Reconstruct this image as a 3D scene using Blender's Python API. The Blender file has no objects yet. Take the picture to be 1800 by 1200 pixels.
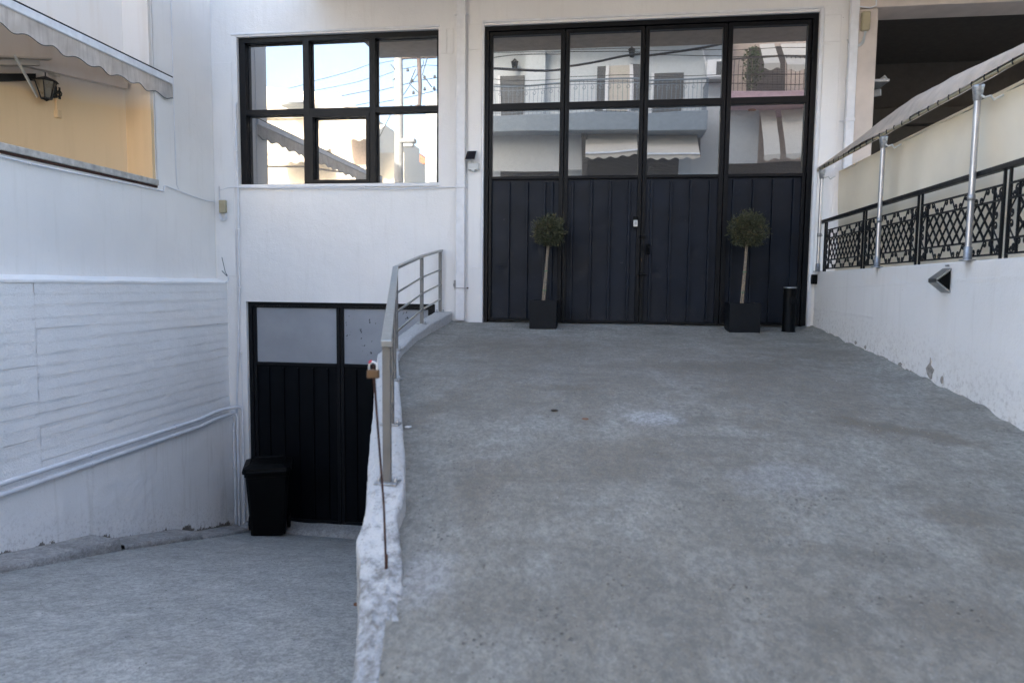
import bpy, bmesh, math, random
from mathutils import Vector, Matrix, noise
random.seed(7)
R = math.radians
S = bpy.context.scene
C = S.collection

# ------------------------------------------------------------------ camera, light, exposure
CAMM = ((0.99072856, 0.13548048, 0.01009754), (0.02082564, -0.07800372, -0.99673553), (-0.13425056, 0.98770464, -0.08010198))
CO = Vector((0, 0, 1.5))
cr, cd, cf = [Vector(v) for v in CAMM]
cam_d = bpy.data.cameras.new('camera')
cam_d.lens = 24.0; cam_d.sensor_width = 36.0; cam_d.clip_start = 0.05; cam_d.clip_end = 600
cam_d.dof.use_dof = True; cam_d.dof.focus_distance = 8.3; cam_d.dof.aperture_fstop = 2.2
cam = bpy.data.objects.new('camera', cam_d); C.objects.link(cam)
m = Matrix((cr, -cd, -cf)).transposed().to_4x4(); m.translation = CO
cam.matrix_world = m
S.camera = cam

SUN_EL, SUN_AZ = R(28), R(-12)          # azimuth from +Y towards +X
w = bpy.data.worlds.new('World'); S.world = w; w.use_nodes = True
nt = w.node_tree
sky = nt.nodes.new('ShaderNodeTexSky'); sky.sky_type = 'NISHITA'; sky.sun_disc = False
sky.sun_elevation = SUN_EL; sky.sun_rotation = SUN_AZ; sky.air_density = 1.0; sky.dust_density = 4.5; sky.ozone_density = 1.0
bg = nt.nodes['Background']; bg.inputs['Strength'].default_value = 0.15
nt.links.new(sky.outputs[0], bg.inputs[0])
sd = bpy.data.lights.new('sun', 'SUN'); sd.energy = 2.4; sd.angle = R(0.5); sd.color = (1.0, 0.93, 0.82)
sun = bpy.data.objects.new('sun', sd); C.objects.link(sun)
sv = Vector((math.sin(SUN_AZ) * math.cos(SUN_EL), math.cos(SUN_AZ) * math.cos(SUN_EL), math.sin(SUN_EL)))
sun.rotation_euler = (-sv).to_track_quat('-Z', 'Y').to_euler(); sun.location = sv * 60
S.view_settings.view_transform = 'Standard'; S.view_settings.look = 'None'
S.view_settings.exposure = 3.1; S.view_settings.gamma = 1; S.view_settings.use_curve_mapping = False
try:
    S.view_settings.use_white_balance = True; S.view_settings.white_balance_temperature = 7000
except Exception: pass
S.render.engine = 'CYCLES'
S.cycles.max_bounces = 8; S.cycles.diffuse_bounces = 5; S.cycles.glossy_bounces = 4

# ------------------------------------------------------------------ measuring helpers: photograph pixel -> point on a world plane
def ray(x, y): return cr * ((x - 900) / 1200) + cd * ((y - 600) / 1200) + cf
def UY(x, y, Y=8.5): d = ray(x, y); return CO + d * (Y / d.y)
def UX(x, y, X): d = ray(x, y); return CO + d * (X / d.x)
def RF(x, y, D):      # point seen in the glass: D metres in front through the mirror plane y = 8.55
    p = UY(x, y, D); return Vector((p.x, 17.1 - D, p.z))
def RW(x, y, D): return RF(x - WSH, y, D)
WSH = 12
def lerp(a, b, t): return a + (b - a) * t
def interp(v, xs, ys):
    if v <= xs[0]: return ys[0]
    for i in range(1, len(xs)):
        if v <= xs[i]: return lerp(ys[i-1], ys[i], (v - xs[i-1]) / (xs[i] - xs[i-1]))
    return ys[-1]
def N3(x, y, z=0.0): return noise.noise(Vector((x, y, z)))

# ------------------------------------------------------------------ materials
def new_mat(name):
    m = bpy.data.materials.new(name); m.use_nodes = True
    return m, m.node_tree, m.node_tree.nodes['Principled BSDF']
def nd(t, typ, **kw):
    n = t.nodes.new(typ)
    for k, v in kw.items(): setattr(n, k, v)
    return n
def coords(t, scale=(1, 1, 1)):
    g = nd(t, 'ShaderNodeNewGeometry'); mp = nd(t, 'ShaderNodeMapping'); mp.inputs['Scale'].default_value = scale
    t.links.new(g.outputs['Position'], mp.inputs[0]); return mp.outputs[0]
def noi(t, vec, scale, detail=4, rough=.55):
    n = nd(t, 'ShaderNodeTexNoise'); n.inputs['Scale'].default_value = scale; n.inputs['Detail'].default_value = detail
    n.inputs['Roughness'].default_value = rough; t.links.new(vec, n.inputs['Vector']); return n.outputs['Fac']
def ramp(t, fac, a, b, ca=0.0, cb=1.0):
    n = nd(t, 'ShaderNodeMapRange'); n.inputs[1].default_value = a; n.inputs[2].default_value = b
    n.inputs[3].default_value = ca; n.inputs[4].default_value = cb; n.clamp = True
    t.links.new(fac, n.inputs[0]); return n.outputs[0]
def mix(t, fac, a, b, mode='MIX'):
    n = nd(t, 'ShaderNodeMix', data_type='RGBA', blend_type=mode)
    for i, v in ((0, fac), (6, a), (7, b)):
        if isinstance(v, (int, float)): n.inputs[i].default_value = v
        elif isinstance(v, tuple): n.inputs[i].default_value = (*v, 1)
        else: t.links.new(v, n.inputs[i])
    return n.outputs[2]
def mth(t, op, a, b=0.0):
    n = nd(t, 'ShaderNodeMath', operation=op)
    for i, v in enumerate((a, b)):
        if isinstance(v, (int, float)): n.inputs[i].default_value = v
        else: t.links.new(v, n.inputs[i])
    return n.outputs[0]
def bump(t, b, h, strength, dist):
    n = nd(t, 'ShaderNodeBump'); n.inputs['Strength'].default_value = strength; n.inputs['Distance'].default_value = dist
    t.links.new(h, n.inputs['Height']); t.links.new(n.outputs[0], b.inputs['Normal']); return n

def plain(name, col, rough=.5, metal=0.0, var=.12, vscale=9, bstr=0.0, bscale=120, spec=.5, trans=0.0):
    m, t, b = new_mat(name); v = coords(t)
    f = ramp(t, noi(t, v, vscale, 5), .3, .7)
    t.links.new(mix(t, f, tuple(c * (1 - var) for c in col), tuple(min(1, c * (1 + var)) for c in col)), b.inputs['Base Color'])
    t.links.new(ramp(t, noi(t, v, vscale * 2.3), .3, .7, max(.03, rough - .07), min(1, rough + .08)), b.inputs['Roughness'])
    b.inputs['Metallic'].default_value = metal; b.inputs['Specular IOR Level'].default_value = spec
    if trans:
        tr = nd(t, 'ShaderNodeBsdfTranslucent'); tr.inputs['Color'].default_value = (*col, 1); ms = nd(t, 'ShaderNodeMixShader'); ms.inputs[0].default_value = trans
        t.links.new(b.outputs[0], ms.inputs[1]); t.links.new(tr.outputs[0], ms.inputs[2]); t.links.new(ms.outputs[0], t.nodes['Material Output'].inputs['Surface'])
    if bstr: bump(t, b, noi(t, v, bscale, 3), bstr, .004)
    return m
def painted_wall(name, col=(.72, .72, .73), dirt=(.16, .145, .125), streak=.25, bs=.5, ground=False):
    m, t, b = new_mat(name); v = coords(t); vs = coords(t, (6, 6, .5))
    f1 = ramp(t, noi(t, v, 1.1, 5), .35, .68)
    c = mix(t, f1, tuple(x * .93 for x in col), col)
    st = mth(t, 'MULTIPLY', ramp(t, noi(t, vs, 2.2, 4), .55, .78), streak)
    c = mix(t, st, c, (col[0]*.66, col[1]*.64, col[2]*.60))
    spots = ramp(t, noi(t, v, 34, 3, .6), .735, .765)
    c = mix(t, mth(t, 'MULTIPLY', spots, .45), c, dirt)
    if ground:
        a = nd(t, 'ShaderNodeAttribute', attribute_name='hgt').outputs['Fac']
        n1 = ramp(t, noi(t, coords(t, (1, 1, .6)), 3.2, 8, .72), .42, .80, 0, 1)
        edge = mth(t, 'SUBTRACT', mth(t, 'MULTIPLY', n1, ground), a)      # > 0 where the paint is off
        c = mix(t, ramp(t, edge, 0.0, .012), c, mix(t, ramp(t, noi(t, v, 20, 4), .3, .7), (.11, .095, .08), (.25, .23, .2)))
        splash = mth(t, 'MULTIPLY', ramp(t, a, .45, .0), ramp(t, noi(t, v, 30, 4, .7), .50, .68))
        c = mix(t, mth(t, 'MULTIPLY', splash, .5), c, (.25, .22, .2))
    t.links.new(c, b.inputs['Base Color']); b.inputs['Roughness'].default_value = .72
    h = mth(t, 'ADD', noi(t, v, 70, 4), mth(t, 'MULTIPLY', noi(t, v, 7, 3), 2.0))
    bump(t, b, h, bs, .006)
    return m
def concrete(name, near=(.25, .26, .275), brown=(.215, .19, .148), pale=(.52, .53, .51), bst=1.0, patches=(), soft=1.0):
    m, t, b = new_mat(name); v = coords(t)
    big = ramp(t, noi(t, coords(t, (.8, .45, 1)), .9, 7, .66), .36, .62)
    c = mix(t, ramp(t, noi(t, v, 3.1, 8, .75), .32, .68), tuple(x * .68 for x in near), tuple(x * 1.22 for x in near))
    c = mix(t, mth(t, 'MULTIPLY', big, .62*soft), c, brown)
    c = mix(t, mth(t, 'MULTIPLY', ramp(t, noi(t, coords(t, (1.7, .9, 1)), 1.7, 8, .72), .50, .72), .45), c, pale)
    c = mix(t, mth(t, 'MULTIPLY', ramp(t, noi(t, coords(t, (.7, 1.6, 1)), 2.3, 8, .75), .52, .68), .6*soft), c, (.13, .118, .098))
    for (px, py, rx, ry, rot, dark, amt) in patches:      # stains that lie where they lie on the slab
        mp = nd(t, 'ShaderNodeMapping', vector_type='TEXTURE'); mp.inputs['Location'].default_value = (px, py, 0); mp.inputs['Rotation'].default_value = (0, 0, rot); mp.inputs['Scale'].default_value = (rx, ry, 1000)
        g = nd(t, 'ShaderNodeNewGeometry'); t.links.new(g.outputs['Position'], mp.inputs[0])
        ln = nd(t, 'ShaderNodeVectorMath', operation='LENGTH'); t.links.new(mp.outputs[0], ln.inputs[0])
        d = mth(t, 'ADD', ln.outputs['Value'], mth(t, 'MULTIPLY', mth(t, 'SUBTRACT', noi(t, v, 7, 6, .7), .5), 1.7))
        c = mix(t, mth(t, 'MULTIPLY', ramp(t, d, 1.15, .45), amt), c, (.155, .118, .08) if dark else (.50, .51, .53))
    gr = ramp(t, noi(t, coords(t, (1, .7, 1)), 34, 8, .85), .45, .56)
    c = mix(t, mth(t, 'MULTIPLY', gr, .60), c, tuple(x * .40 for x in near))
    gr2 = ramp(t, noi(t, coords(t, (1, .6, 1)), 14, 8, .82), .50, .58)
    c = mix(t, mth(t, 'MULTIPLY', gr2, .42), c, tuple(x * .42 for x in near))
    vor = nd(t, 'ShaderNodeTexVoronoi'); vor.inputs['Scale'].default_value = 40; t.links.new(v, vor.inputs['Vector'])
    pit = mth(t, 'MULTIPLY', ramp(t, vor.outputs['Distance'], .30, .14), ramp(t, noi(t, v, 5, 4), .55, .66))
    c = mix(t, mth(t, 'MULTIPLY', pit, .5*soft), c, (.035, .034, .034))
    lt = mth(t, 'MULTIPLY', ramp(t, noi(t, v, 85, 3, .7), .62, .72), .5)
    c = mix(t, lt, c, (.55, .55, .55))
    t.links.new(c, b.inputs['Base Color']); b.inputs['Roughness'].default_value = .88
    h = mth(t, 'ADD', mth(t, 'ADD', noi(t, v, 60, 6, .7), mth(t, 'MULTIPLY', noi(t, v, 12, 5, .7), 1.8)), mth(t, 'MULTIPLY', pit, -.9))
    bump(t, b, h, bst, .016)
    return m
def mirror_glass(name, tint=(.62, .65, .68), wav=.02):
    m, t, b = new_mat(name); v = coords(t)
    b.inputs['Base Color'].default_value = (.012, .013, .015, 1); b.inputs['Roughness'].default_value = .25
    g = nd(t, 'ShaderNodeBsdfGlossy'); g.inputs['Roughness'].default_value = .006; 
    t.links.new(mix(t, ramp(t, noi(t, v, 2.5, 3), .3, .7), tuple(x * .96 for x in tint), tint), g.inputs['Color'])
    bn = nd(t, 'ShaderNodeBump'); bn.inputs['Strength'].default_value = wav; bn.inputs['Distance'].default_value = .05
    t.links.new(noi(t, v, .9, 1), bn.inputs['Height']); t.links.new(bn.outputs[0], g.inputs['Normal'])
    a = nd(t, 'ShaderNodeAddShader'); t.links.new(b.outputs[0], a.inputs[0]); t.links.new(g.outputs[0], a.inputs[1])
    t.links.new(a.outputs[0], t.nodes['Material Output'].inputs['Surface'])
    return m
def shutter_mat(name, col, pitch=.05):
    m, t, b = new_mat(name); v = coords(t)
    wv = nd(t, 'ShaderNodeTexWave', bands_direction='Z'); wv.inputs['Scale'].default_value = .314 / pitch
    t.links.new(v, wv.inputs['Vector'])
    t.links.new(mix(t, wv.outputs['Fac'], tuple(x * .5 for x in col), col), b.inputs['Base Color'])
    b.inputs['Roughness'].default_value = .5; bump(t, b, wv.outputs['Fac'], .6, .01)
    return m

M = dict(
    wall=painted_wall('white_masonry_paint', (.78, .765, .745), streak=.2),
    wall_r=painted_wall('white_masonry_paint_peeling', (.78, .775, .765), ground=.085, bs=.7),
    wall_l=painted_wall('white_masonry_paint_stained', (.83, .83, .83), ground=.20, bs=1.0, streak=.45),
    boards=painted_wall('white_board_marked_concrete', (.85, .85, .845), bs=.9, streak=.05),
    trim=plain('white_trim_paint', (.70, .70, .71), .55, var=.07, bstr=.15),
    curb=painted_wall('rough_whitewashed_concrete', (.60, .62, .64), (.2, .19, .17), ground=.05, bs=1.6, streak=.2),
    concrete=concrete('ramp_concrete', (.395, .395, .365), patches=[(.1, 5.9, 2.0, 1.6, .3, True, .42), (1.5, 5.2, .8, 1.3, .2, True, .36), (-.9, 6.8, .9, .8, .2, True, .36), (.2, 3.7, 1.0, .35, .3, True, .3), (.305, 4.37, .20, .15, 0, False, .8), (.9, 3.5, .30, .2, .4, False, .35), (1.57, 3.17, .22, .10, -.2, True, .5), (1.6, 2.83, .12, .08, 0, True, .4),
        (1.75, 4.3, .5, .12, -.5, True, .6), (-.6, 3.3, .13, .5, .1, True, .4), (-.25, 5.03, .3, .12, 0, True, .5), (1.2, 2.42, .22, .2, 0, True, .3), (.8, 5.9, 1.0, .25, .1, True, .4), (2.0, 6.6, .5, .5, 0, True, .35), (-.65, 2.45, .12, .2, 0, False, .5), (-1.15, 4.3, .14, 1.2, -.3, True, .4)]),
    concrete_b=concrete('lower_ramp_concrete', (.49, .50, .485), (.39, .385, .365), (.56, .565, .555), soft=.6),
    kerb=concrete('kerb_concrete', (.50, .49, .48), (.38, .35, .32), (.56, .56, .56), soft=.7),
    street=plain('worn_street_concrete', (.20, .195, .19), .9, bstr=.4),
    black=plain('navy_black_gate_paint', (.0052, .0086, .0160), .48, spec=.25, var=.35, vscale=3, bstr=.12, bscale=30),
    black3=plain('basement_gate_paint', (.0022, .003, .0045), .5, spec=.12, var=.35, vscale=3),
    black2=plain('black_frame_paint', (.0045, .0050, .0065), .42, spec=.2, var=.2),
    grey_panel=None,
    glass=mirror_glass('window_glass', (.345, .355, .37)),
    glass2=mirror_glass('gate_glass', (.335, .365, .395), .05),
    steel=plain('brushed_stainless', (.42, .42, .40), .38, 1.0, var=.08, vscale=20, bstr=.1, bscale=200),
    steel_post=plain('weathered_metal_post', (.165, .162, .155), .5, .3, var=.12),
    alu=plain('aluminium_tube', (.50, .50, .52), .36, .8, var=.08),
    galv=plain('galvanised_steel', (.36, .37, .38), .45, .8, var=.25, vscale=60),
    iron=plain('black_wrought_iron', (.006, .007, .009), .42, .0, spec=.3, var=.3),
    rust=plain('rusty_steel', (.045, .018, .012), .85, .0, var=.5, vscale=40, bstr=.5),
    brass=plain('brass', (.12, .07, .035), .5, .4),
    chrome=plain('chrome', (.7, .7, .7), .15, 1.0),
    red=plain('red_plastic', (.5, .01, .03), .3),
    beige=plain('beige_plastic', (.36, .31, .20), .5),
    pipe=plain('white_conduit', (.66, .67, .70), .5, var=.08),
    darkcable=plain('dark_cable', (.03, .05, .06), .5),
    awning=plain('aged_awning_canvas', (.60, .565, .53), .85, trans=.3, var=.25, vscale=5, bstr=.3, bscale=300),
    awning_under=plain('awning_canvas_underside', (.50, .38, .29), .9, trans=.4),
    awning_bar=plain('white_awning_bar', (.70, .72, .75), .4),
    tarp=plain('cream_tarpaulin', (.86, .77, .62), .55, var=.06, vscale=2, bstr=.2, bscale=14),
    cream=plain('faded_cream_canvas', (.47, .39, .32), .8, var=.15, vscale=8, bstr=.3),
    plastic=plain('black_plastic', (.0016, .0019, .0022), .5, spec=.12, var=.2, bstr=.2, bscale=300),
    planter=plain('charcoal_planter', (.0065, .008, .0105), .5, spec=.2, var=.2, bstr=.1),
    soil=plain('soil', (.035, .025, .018), .95, var=.4, vscale=60, bstr=.8),
    bark=plain('olive_bark', (.22, .175, .13), .85, var=.35, vscale=50, bstr=.6),
    tie=plain('green_tie', (.03, .16, .07), .6),
    paper=plain('paper_scrap', (.6, .6, .6), .8),
    leafdry=plain('dry_leaf', (.2, .085, .04), .8),
    grey_cap=plain('light_grey_plastic', (.52, .53, .52), .5),
    solar=plain('solar_cell', (.01, .012, .02), .15),
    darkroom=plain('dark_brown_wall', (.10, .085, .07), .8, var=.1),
    pinkish=plain('aged_pink_plaster', (.58, .50, .44), .8, var=.1, vscale=4, bstr=.4),
    bare=plain('bare_render', (.30, .275, .25), .9, var=.4, vscale=30, bstr=.8),
    amber=plain('dusty_lantern_glass', (.17, .14, .10), .3),
    soffit=plain('warm_beige_soffit_paint', (.56, .43, .33), .8),
    sill=plain('stained_sill_marble', (.42, .40, .37), .7, var=.35, vscale=14, bstr=.4),
    ogrey=plain('pale_grey_render', (.50, .535, .56), .85, var=.06, bstr=.5, bscale=40),
    oblue=plain('blue_grey_paint', (.21, .25, .285), .6),
    orail=plain('blue_grey_railing', (.14, .18, .22), .5),
    shut=shutter_mat('dark_shutter_slats', (.085, .09, .095)),
    shutb=shutter_mat('brown_shutter_slats', (.045, .038, .034)),
    opeach=plain('peach_render', (.42, .34, .29), .85),
    opink=plain('pink_paint', (.52, .34, .36), .7),
    ocream=plain('cream_blind_canvas', (.50, .46, .40), .85, var=.05),
    owhite=plain('white_sunlit_render', (.62, .58, .50), .85, var=.05),
    ogray2=plain('grey_blind_canvas', (.42, .43, .43), .85, var=.05),
    pole=plain('pole_concrete', (.35, .36, .36), .8),
    wood=plain('brown_pole_wood', (.12, .09, .08), .8),
    green=plain('potted_shrub_leaf', (.05, .08, .03), .7),
    tile=plain('roof_tile', (.35, .14, .08), .8),
)
# grey sheet panels of the lower gate, paint chipped
def chipped():
    m, t, b = new_mat('chipped_grey_panel_paint'); v = coords(t)
    ch = mth(t, 'MULTIPLY', ramp(t, noi(t, coords(t, (1, 1, .8)), 17, 4, .6), .67, .69), ramp(t, mth(t, 'ADD', 0.0, nd(t, 'ShaderNodeSeparateXYZ').outputs[0]), 0, 1))
    sx = [n for n in t.nodes if n.type == 'SEPXYZ'][0]; t.links.new(coords(t), sx.inputs[0])
    for n in t.nodes:
        if n.type == 'MAP_RANGE' and n.inputs[1].default_value == 0 and n.inputs[2].default_value == 1:
            n.inputs[1].default_value = -3.55; n.inputs[2].default_value = -3.4
    c = mix(t, ramp(t, noi(t, v, 3), .3, .7), (.25, .265, .29), (.30, .315, .34))
    t.links.new(mix(t, ch, c, (.02, .02, .025)), b.inputs['Base Color']); b.inputs['Roughness'].default_value = .6
    return m
M['grey_panel'] = chipped()
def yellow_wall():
    m, t, b = new_mat('ochre_white_render_with_glow'); v = coords(t)
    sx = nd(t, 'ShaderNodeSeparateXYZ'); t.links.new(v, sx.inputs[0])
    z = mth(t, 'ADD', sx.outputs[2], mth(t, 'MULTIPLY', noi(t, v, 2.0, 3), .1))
    c = mix(t, ramp(t, z, 3.47, 3.70), (.68, .49, .29), (.64, .60, .56))  # ochre below, white above; the fade under the cornice is painted light
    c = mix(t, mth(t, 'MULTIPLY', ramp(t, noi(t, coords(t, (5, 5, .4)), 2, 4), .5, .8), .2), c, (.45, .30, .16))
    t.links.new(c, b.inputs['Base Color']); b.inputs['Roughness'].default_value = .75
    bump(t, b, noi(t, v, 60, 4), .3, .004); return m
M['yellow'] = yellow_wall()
def leaf_mat():
    m, t, b = new_mat('olive_leaf'); v = coords(t)
    c = mix(t, ramp(t, noi(t, v, 30, 3), .35, .65), (.011, .015, .006), (.075, .074, .027))
    t.links.new(mix(t, ramp(t, noi(t, v, 120, 2), .60, .64), c, (.24, .25, .15)), b.inputs['Base Color'])
    b.inputs['Roughness'].default_value = .5
    return m
def dusty(m):
    t = m.node_tree; b = t.nodes['Principled BSDF']; v = coords(t); src = b.inputs['Base Color'].links[0].from_socket
    sx = nd(t, 'ShaderNodeSeparateXYZ'); t.links.new(v, sx.inputs[0])
    low = ramp(t, mth(t, 'ADD', sx.outputs[2], mth(t, 'MULTIPLY', noi(t, v, 5, 5), .25)), 1.5, 1.12)
    d = mth(t, 'MULTIPLY', mth(t, 'MULTIPLY', low, ramp(t, noi(t, v, 14, 6, .7), .35, .7)), .20)
    c = mix(t, d, src, (.10, .095, .085))
    scr = mth(t, 'MULTIPLY', ramp(t, noi(t, coords(t, (7, 7, 1.2)), 6, 6, .75), .66, .74), .10)
    sp = mth(t, 'MULTIPLY', ramp(t, noi(t, v, 38, 3, .5), .735, .75), .45)
    c = mix(t, scr, c, (.10, .105, .11)); c = mix(t, sp, c, (.14, .14, .14))
    t.links.new(c, b.inputs['Base Color'])
dusty(M['black'])
def streaky(m):
    t = m.node_tree; b = t.nodes['Principled BSDF']; src = b.inputs['Base Color'].links[0].from_socket
    f = ramp(t, noi(t, coords(t, (1, 14, 1.2)), 2.2, 5, .6), .48, .72)
    t.links.new(mix(t, mth(t, 'MULTIPLY', f, .55), src, (.24, .20, .18)), b.inputs['Base Color'])
streaky(M['awning'])
def curb_mat():
    m = painted_wall('rough_whitewashed_concrete', (.47, .475, .475), (.2, .19, .17), ground=.05, bs=1.3, streak=.2); t = m.node_tree; b = t.nodes['Principled BSDF']; v = coords(t)
    src = b.inputs['Base Color'].links[0].from_socket
    sx = nd(t, 'ShaderNodeSeparateXYZ'); t.links.new(v, sx.inputs[0])
    e = mth(t, 'ADD', mth(t, 'MULTIPLY', mth(t, 'SUBTRACT', 2.85, sx.outputs[1]), .55), mth(t, 'MULTIPLY', mth(t, 'SUBTRACT', noi(t, v, 8, 7, .75), .5), 2.2))
    grey = mix(t, ramp(t, noi(t, v, 30, 8, .82), .42, .60), (.36, .37, .38), (.15, .145, .135))
    c = mix(t, ramp(t, e, .05, .28), src, grey)
    pits = ramp(t, noi(t, v, 44, 4, .6), .60, .66)
    c = mix(t, mth(t, 'MULTIPLY', pits, .55), c, (.16, .15, .14))
    t.links.new(c, b.inputs['Base Color']); return m
M['curb'] = curb_mat()
M['leaf'] = leaf_mat()
def emblem_mat():
    return plain('pale_print', (.05, .055, .06), .6)
M['emblem'] = emblem_mat()

# ------------------------------------------------------------------ mesh helpers
class MB:
    def __init__(s): s.v = []; s.f = []; s.sm = []
    def add(s, vs, fs, smooth=False):
        o = len(s.v); s.v += [Vector(p) for p in vs]; s.f += [tuple(i + o for i in f) for f in fs]; s.sm += [smooth] * len(fs); return s
    def box(s, a, b):
        x0, x1 = sorted((a[0], b[0])); y0, y1 = sorted((a[1], b[1])); z0, z1 = sorted((a[2], b[2]))
        s.add([(x0,y0,z0),(x1,y0,z0),(x1,y1,z0),(x0,y1,z0),(x0,y0,z1),(x1,y0,z1),(x1,y1,z1),(x0,y1,z1)],
              [(0,3,2,1),(4,5,6,7),(0,1,5,4),(1,2,6,5),(2,3,7,6),(3,0,4,7)]); return s
    def beam(s, p, q, w, h, up=Vector((0, 0, 1))):
        p = Vector(p); q = Vector(q); d = (q - p).normalized(); r = d.cross(up)
        if r.length < 1e-4: r = d.cross(Vector((0, 1, 0)))
        r.normalize(); u = r.cross(d); r *= w / 2; u *= h / 2
        s.add([p-r-u, p+r-u, p+r+u, p-r+u, q-r-u, q+r-u, q+r+u, q-r+u],
              [(0,1,2,3),(4,7,6,5),(0,4,5,1),(1,5,6,2),(2,6,7,3),(3,7,4,0)]); return s
    def tube(s, pts, r, n=8, caps=True):
        pts = [Vector(p) for p in pts]; k = len(pts); rs = r if isinstance(r, (list, tuple)) else [r] * k
        vs = []; ref = None
        for i, p in enumerate(pts):
            d = (pts[min(i+1, k-1)] - pts[max(i-1, 0)]).normalized()
            if ref is None:
                ref = Vector((0, 0, 1)) if abs(d.z) < .9 else Vector((1, 0, 0))
            a = (ref - d * ref.dot(d)).normalized(); ref = a; b = d.cross(a)
            for j in range(n):
                t = 2 * math.pi * j / n; vs.append(p + (a * math.cos(t) + b * math.sin(t)) * rs[i])
        fs = [(i*n+j, i*n+(j+1) % n, (i+1)*n+(j+1) % n, (i+1)*n+j) for i in range(k-1) for j in range(n)]
        s.add(vs, fs, True)
        if caps: s.add(vs[:n], [tuple(range(n))[::-1]]); s.add(vs[-n:], [tuple(range(n))])
        return s
    def lathe(s, c, prof, n=24):
        c = Vector(c); vs = []
        for r, z in prof:
            for j in range(n):
                t = 2*math.pi*j/n; vs.append(c + Vector((r*math.cos(t), r*math.sin(t), z)))
        s.add(vs, [(i*n+j, i*n+(j+1) % n, (i+1)*n+(j+1) % n, (i+1)*n+j) for i in range(len(prof)-1) for j in range(n)], True)
        return s
    def prism(s, pts, off):
        n = len(pts); pts = [Vector(p) for p in pts]; off = Vector(off)
        s.add(pts + [p + off for p in pts], [tuple(range(n))[::-1], tuple(range(n, 2*n))] + [(i, (i+1) % n, n+(i+1) % n, n+i) for i in range(n)])
        return s
    def mesh(s, name, mat, bev=0.0):
        lo = Vector([min(v[i] for v in s.v) for i in range(3)]); hi = Vector([max(v[i] for v in s.v) for i in range(3)])
        c = (lo + hi) / 2; c.z = lo.z
        me = bpy.data.meshes.new(name); me.from_pydata([v - c for v in s.v], [], s.f); me.update()
        for p, q in zip(me.polygons, s.sm): p.use_smooth = q
        me.materials.append(mat)
        b = bmesh.new(); b.from_mesh(me); bmesh.ops.recalc_face_normals(b, faces=b.faces)
        if bev: bmesh.ops.bevel(b, geom=b.edges[:], offset=bev, segments=1, affect='EDGES', clamp_overlap=True)
        b.to_mesh(me); b.free()
        return me, c
    def build(s, name, mat, parent=None, bev=0.0):
        me, c = s.mesh(name, M[mat] if isinstance(mat, str) else mat, bev)
        o = bpy.data.objects.new(name, me); C.objects.link(o); place(o, c, parent); return o
def wloc(o):
    return Vector(o['wl']) if 'wl' in o else Vector(o.location)
def place(o, c, parent):
    o['wl'] = list(c)
    if parent is not None:
        o.parent = parent; o.location = Vector(c) - wloc(parent)
    else: o.location = c
def tag(o, label=None, cat=None, group=None, kind=None):
    if label: o['label'] = label
    if cat: o['category'] = cat
    if group: o['group'] = group
    if kind: o['kind'] = kind
    return o
def thing(name, label, cat, loc, group=None):
    o = bpy.data.objects.new(name, None); C.objects.link(o); o.empty_display_size = .2
    place(o, Vector(loc), None); return tag(o, label, cat, group)
def box(name, a, b, mat, parent=None, bev=0.0): return MB().box(a, b).build(name, mat, parent, bev)
def sheet(name, P, nu, nv, mat, parent=None, attr=None, smooth=True):
    vs = [Vector(P(i/nu, j/nv)) for j in range(nv+1) for i in range(nu+1)]
    c = Vector((0, 0, 0)); 
    for v in vs: c += v
    c /= len(vs)
    me = bpy.data.meshes.new(name)
    me.from_pydata([v - c for v in vs], [], [(j*(nu+1)+i, j*(nu+1)+i+1, (j+1)*(nu+1)+i+1, (j+1)*(nu+1)+i) for j in range(nv) for i in range(nu)])
    me.update(); me.polygons.foreach_set('use_smooth', [smooth]*len(me.polygons)); me.materials.append(M[mat])
    if attr:
        a = me.attributes.new('hgt', 'FLOAT', 'POINT'); a.data.foreach_set('value', [attr(v) for v in vs])
    o = bpy.data.objects.new(name, me); C.objects.link(o); place(o, c, parent); return o

# ------------------------------------------------------------------ ground profiles
def zr(y):     # upper ramp
    return interp(y, [-.8, 0, .5, 1.5, 2.5, 3.5, 4.27, 4.77, 5.4, 6.36, 7.2, 8.5], [0, .03, .09, .24, .40, .56, .67, .735, .80, .885, .95, 1.045])
def zl(y):     # lower ramp
    return interp(y, [-.8, 0, 1.0, 2.0, 3.0, 4.52, 5.88, 7.19, 8.5], [0, .02, .03, -.09, -.32, -.735, -1.085, -1.465, -1.83])
def zrs(y): return (zr(y-.35) + zr(y-.15) + zr(y) + zr(min(y+.15, 8.5)) + zr(min(y+.35, 8.5))) / 5 if y < 8.2 else zr(y)
CY = [-.8, 0.3, 1.3, 1.9, 2.3, 2.5, 2.6, 2.75, 2.9, 3.3, 3.9, 4.6, 5.65, 6.0, 6.7, 7.5, 8.42]
CR = [-.0, -.22, -.47, -.60, -.70, -.76, -.80, -.86, -.875, -.99, -1.19, -1.42, -1.757, -1.82, -1.895, -1.92, -1.91]
CL = [-.12, -.35, -.58, -.735, -.86, -.93, -.985, -1.0, -1.05, -1.18, -1.37, -1.60, -1.94, -1.98, -2.05, -2.11, -2.13]
CT = [.0, .01, .015, .02, .035, .05, .055, .085, .11, .11, .11, .10, .09, .09, .10, .12, .14]
def cR(y): return interp(y, CY, CR)
def cL(y): return interp(y, CY, CL)
def cT(y): return interp(y, CY, CT)
XR, XL3, XL2, XL1 = 2.42, -4.89, -4.935, -5.08     # right wall, left wall: base, board-marked part, top
YF = 8.42                                      # facade plane

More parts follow.
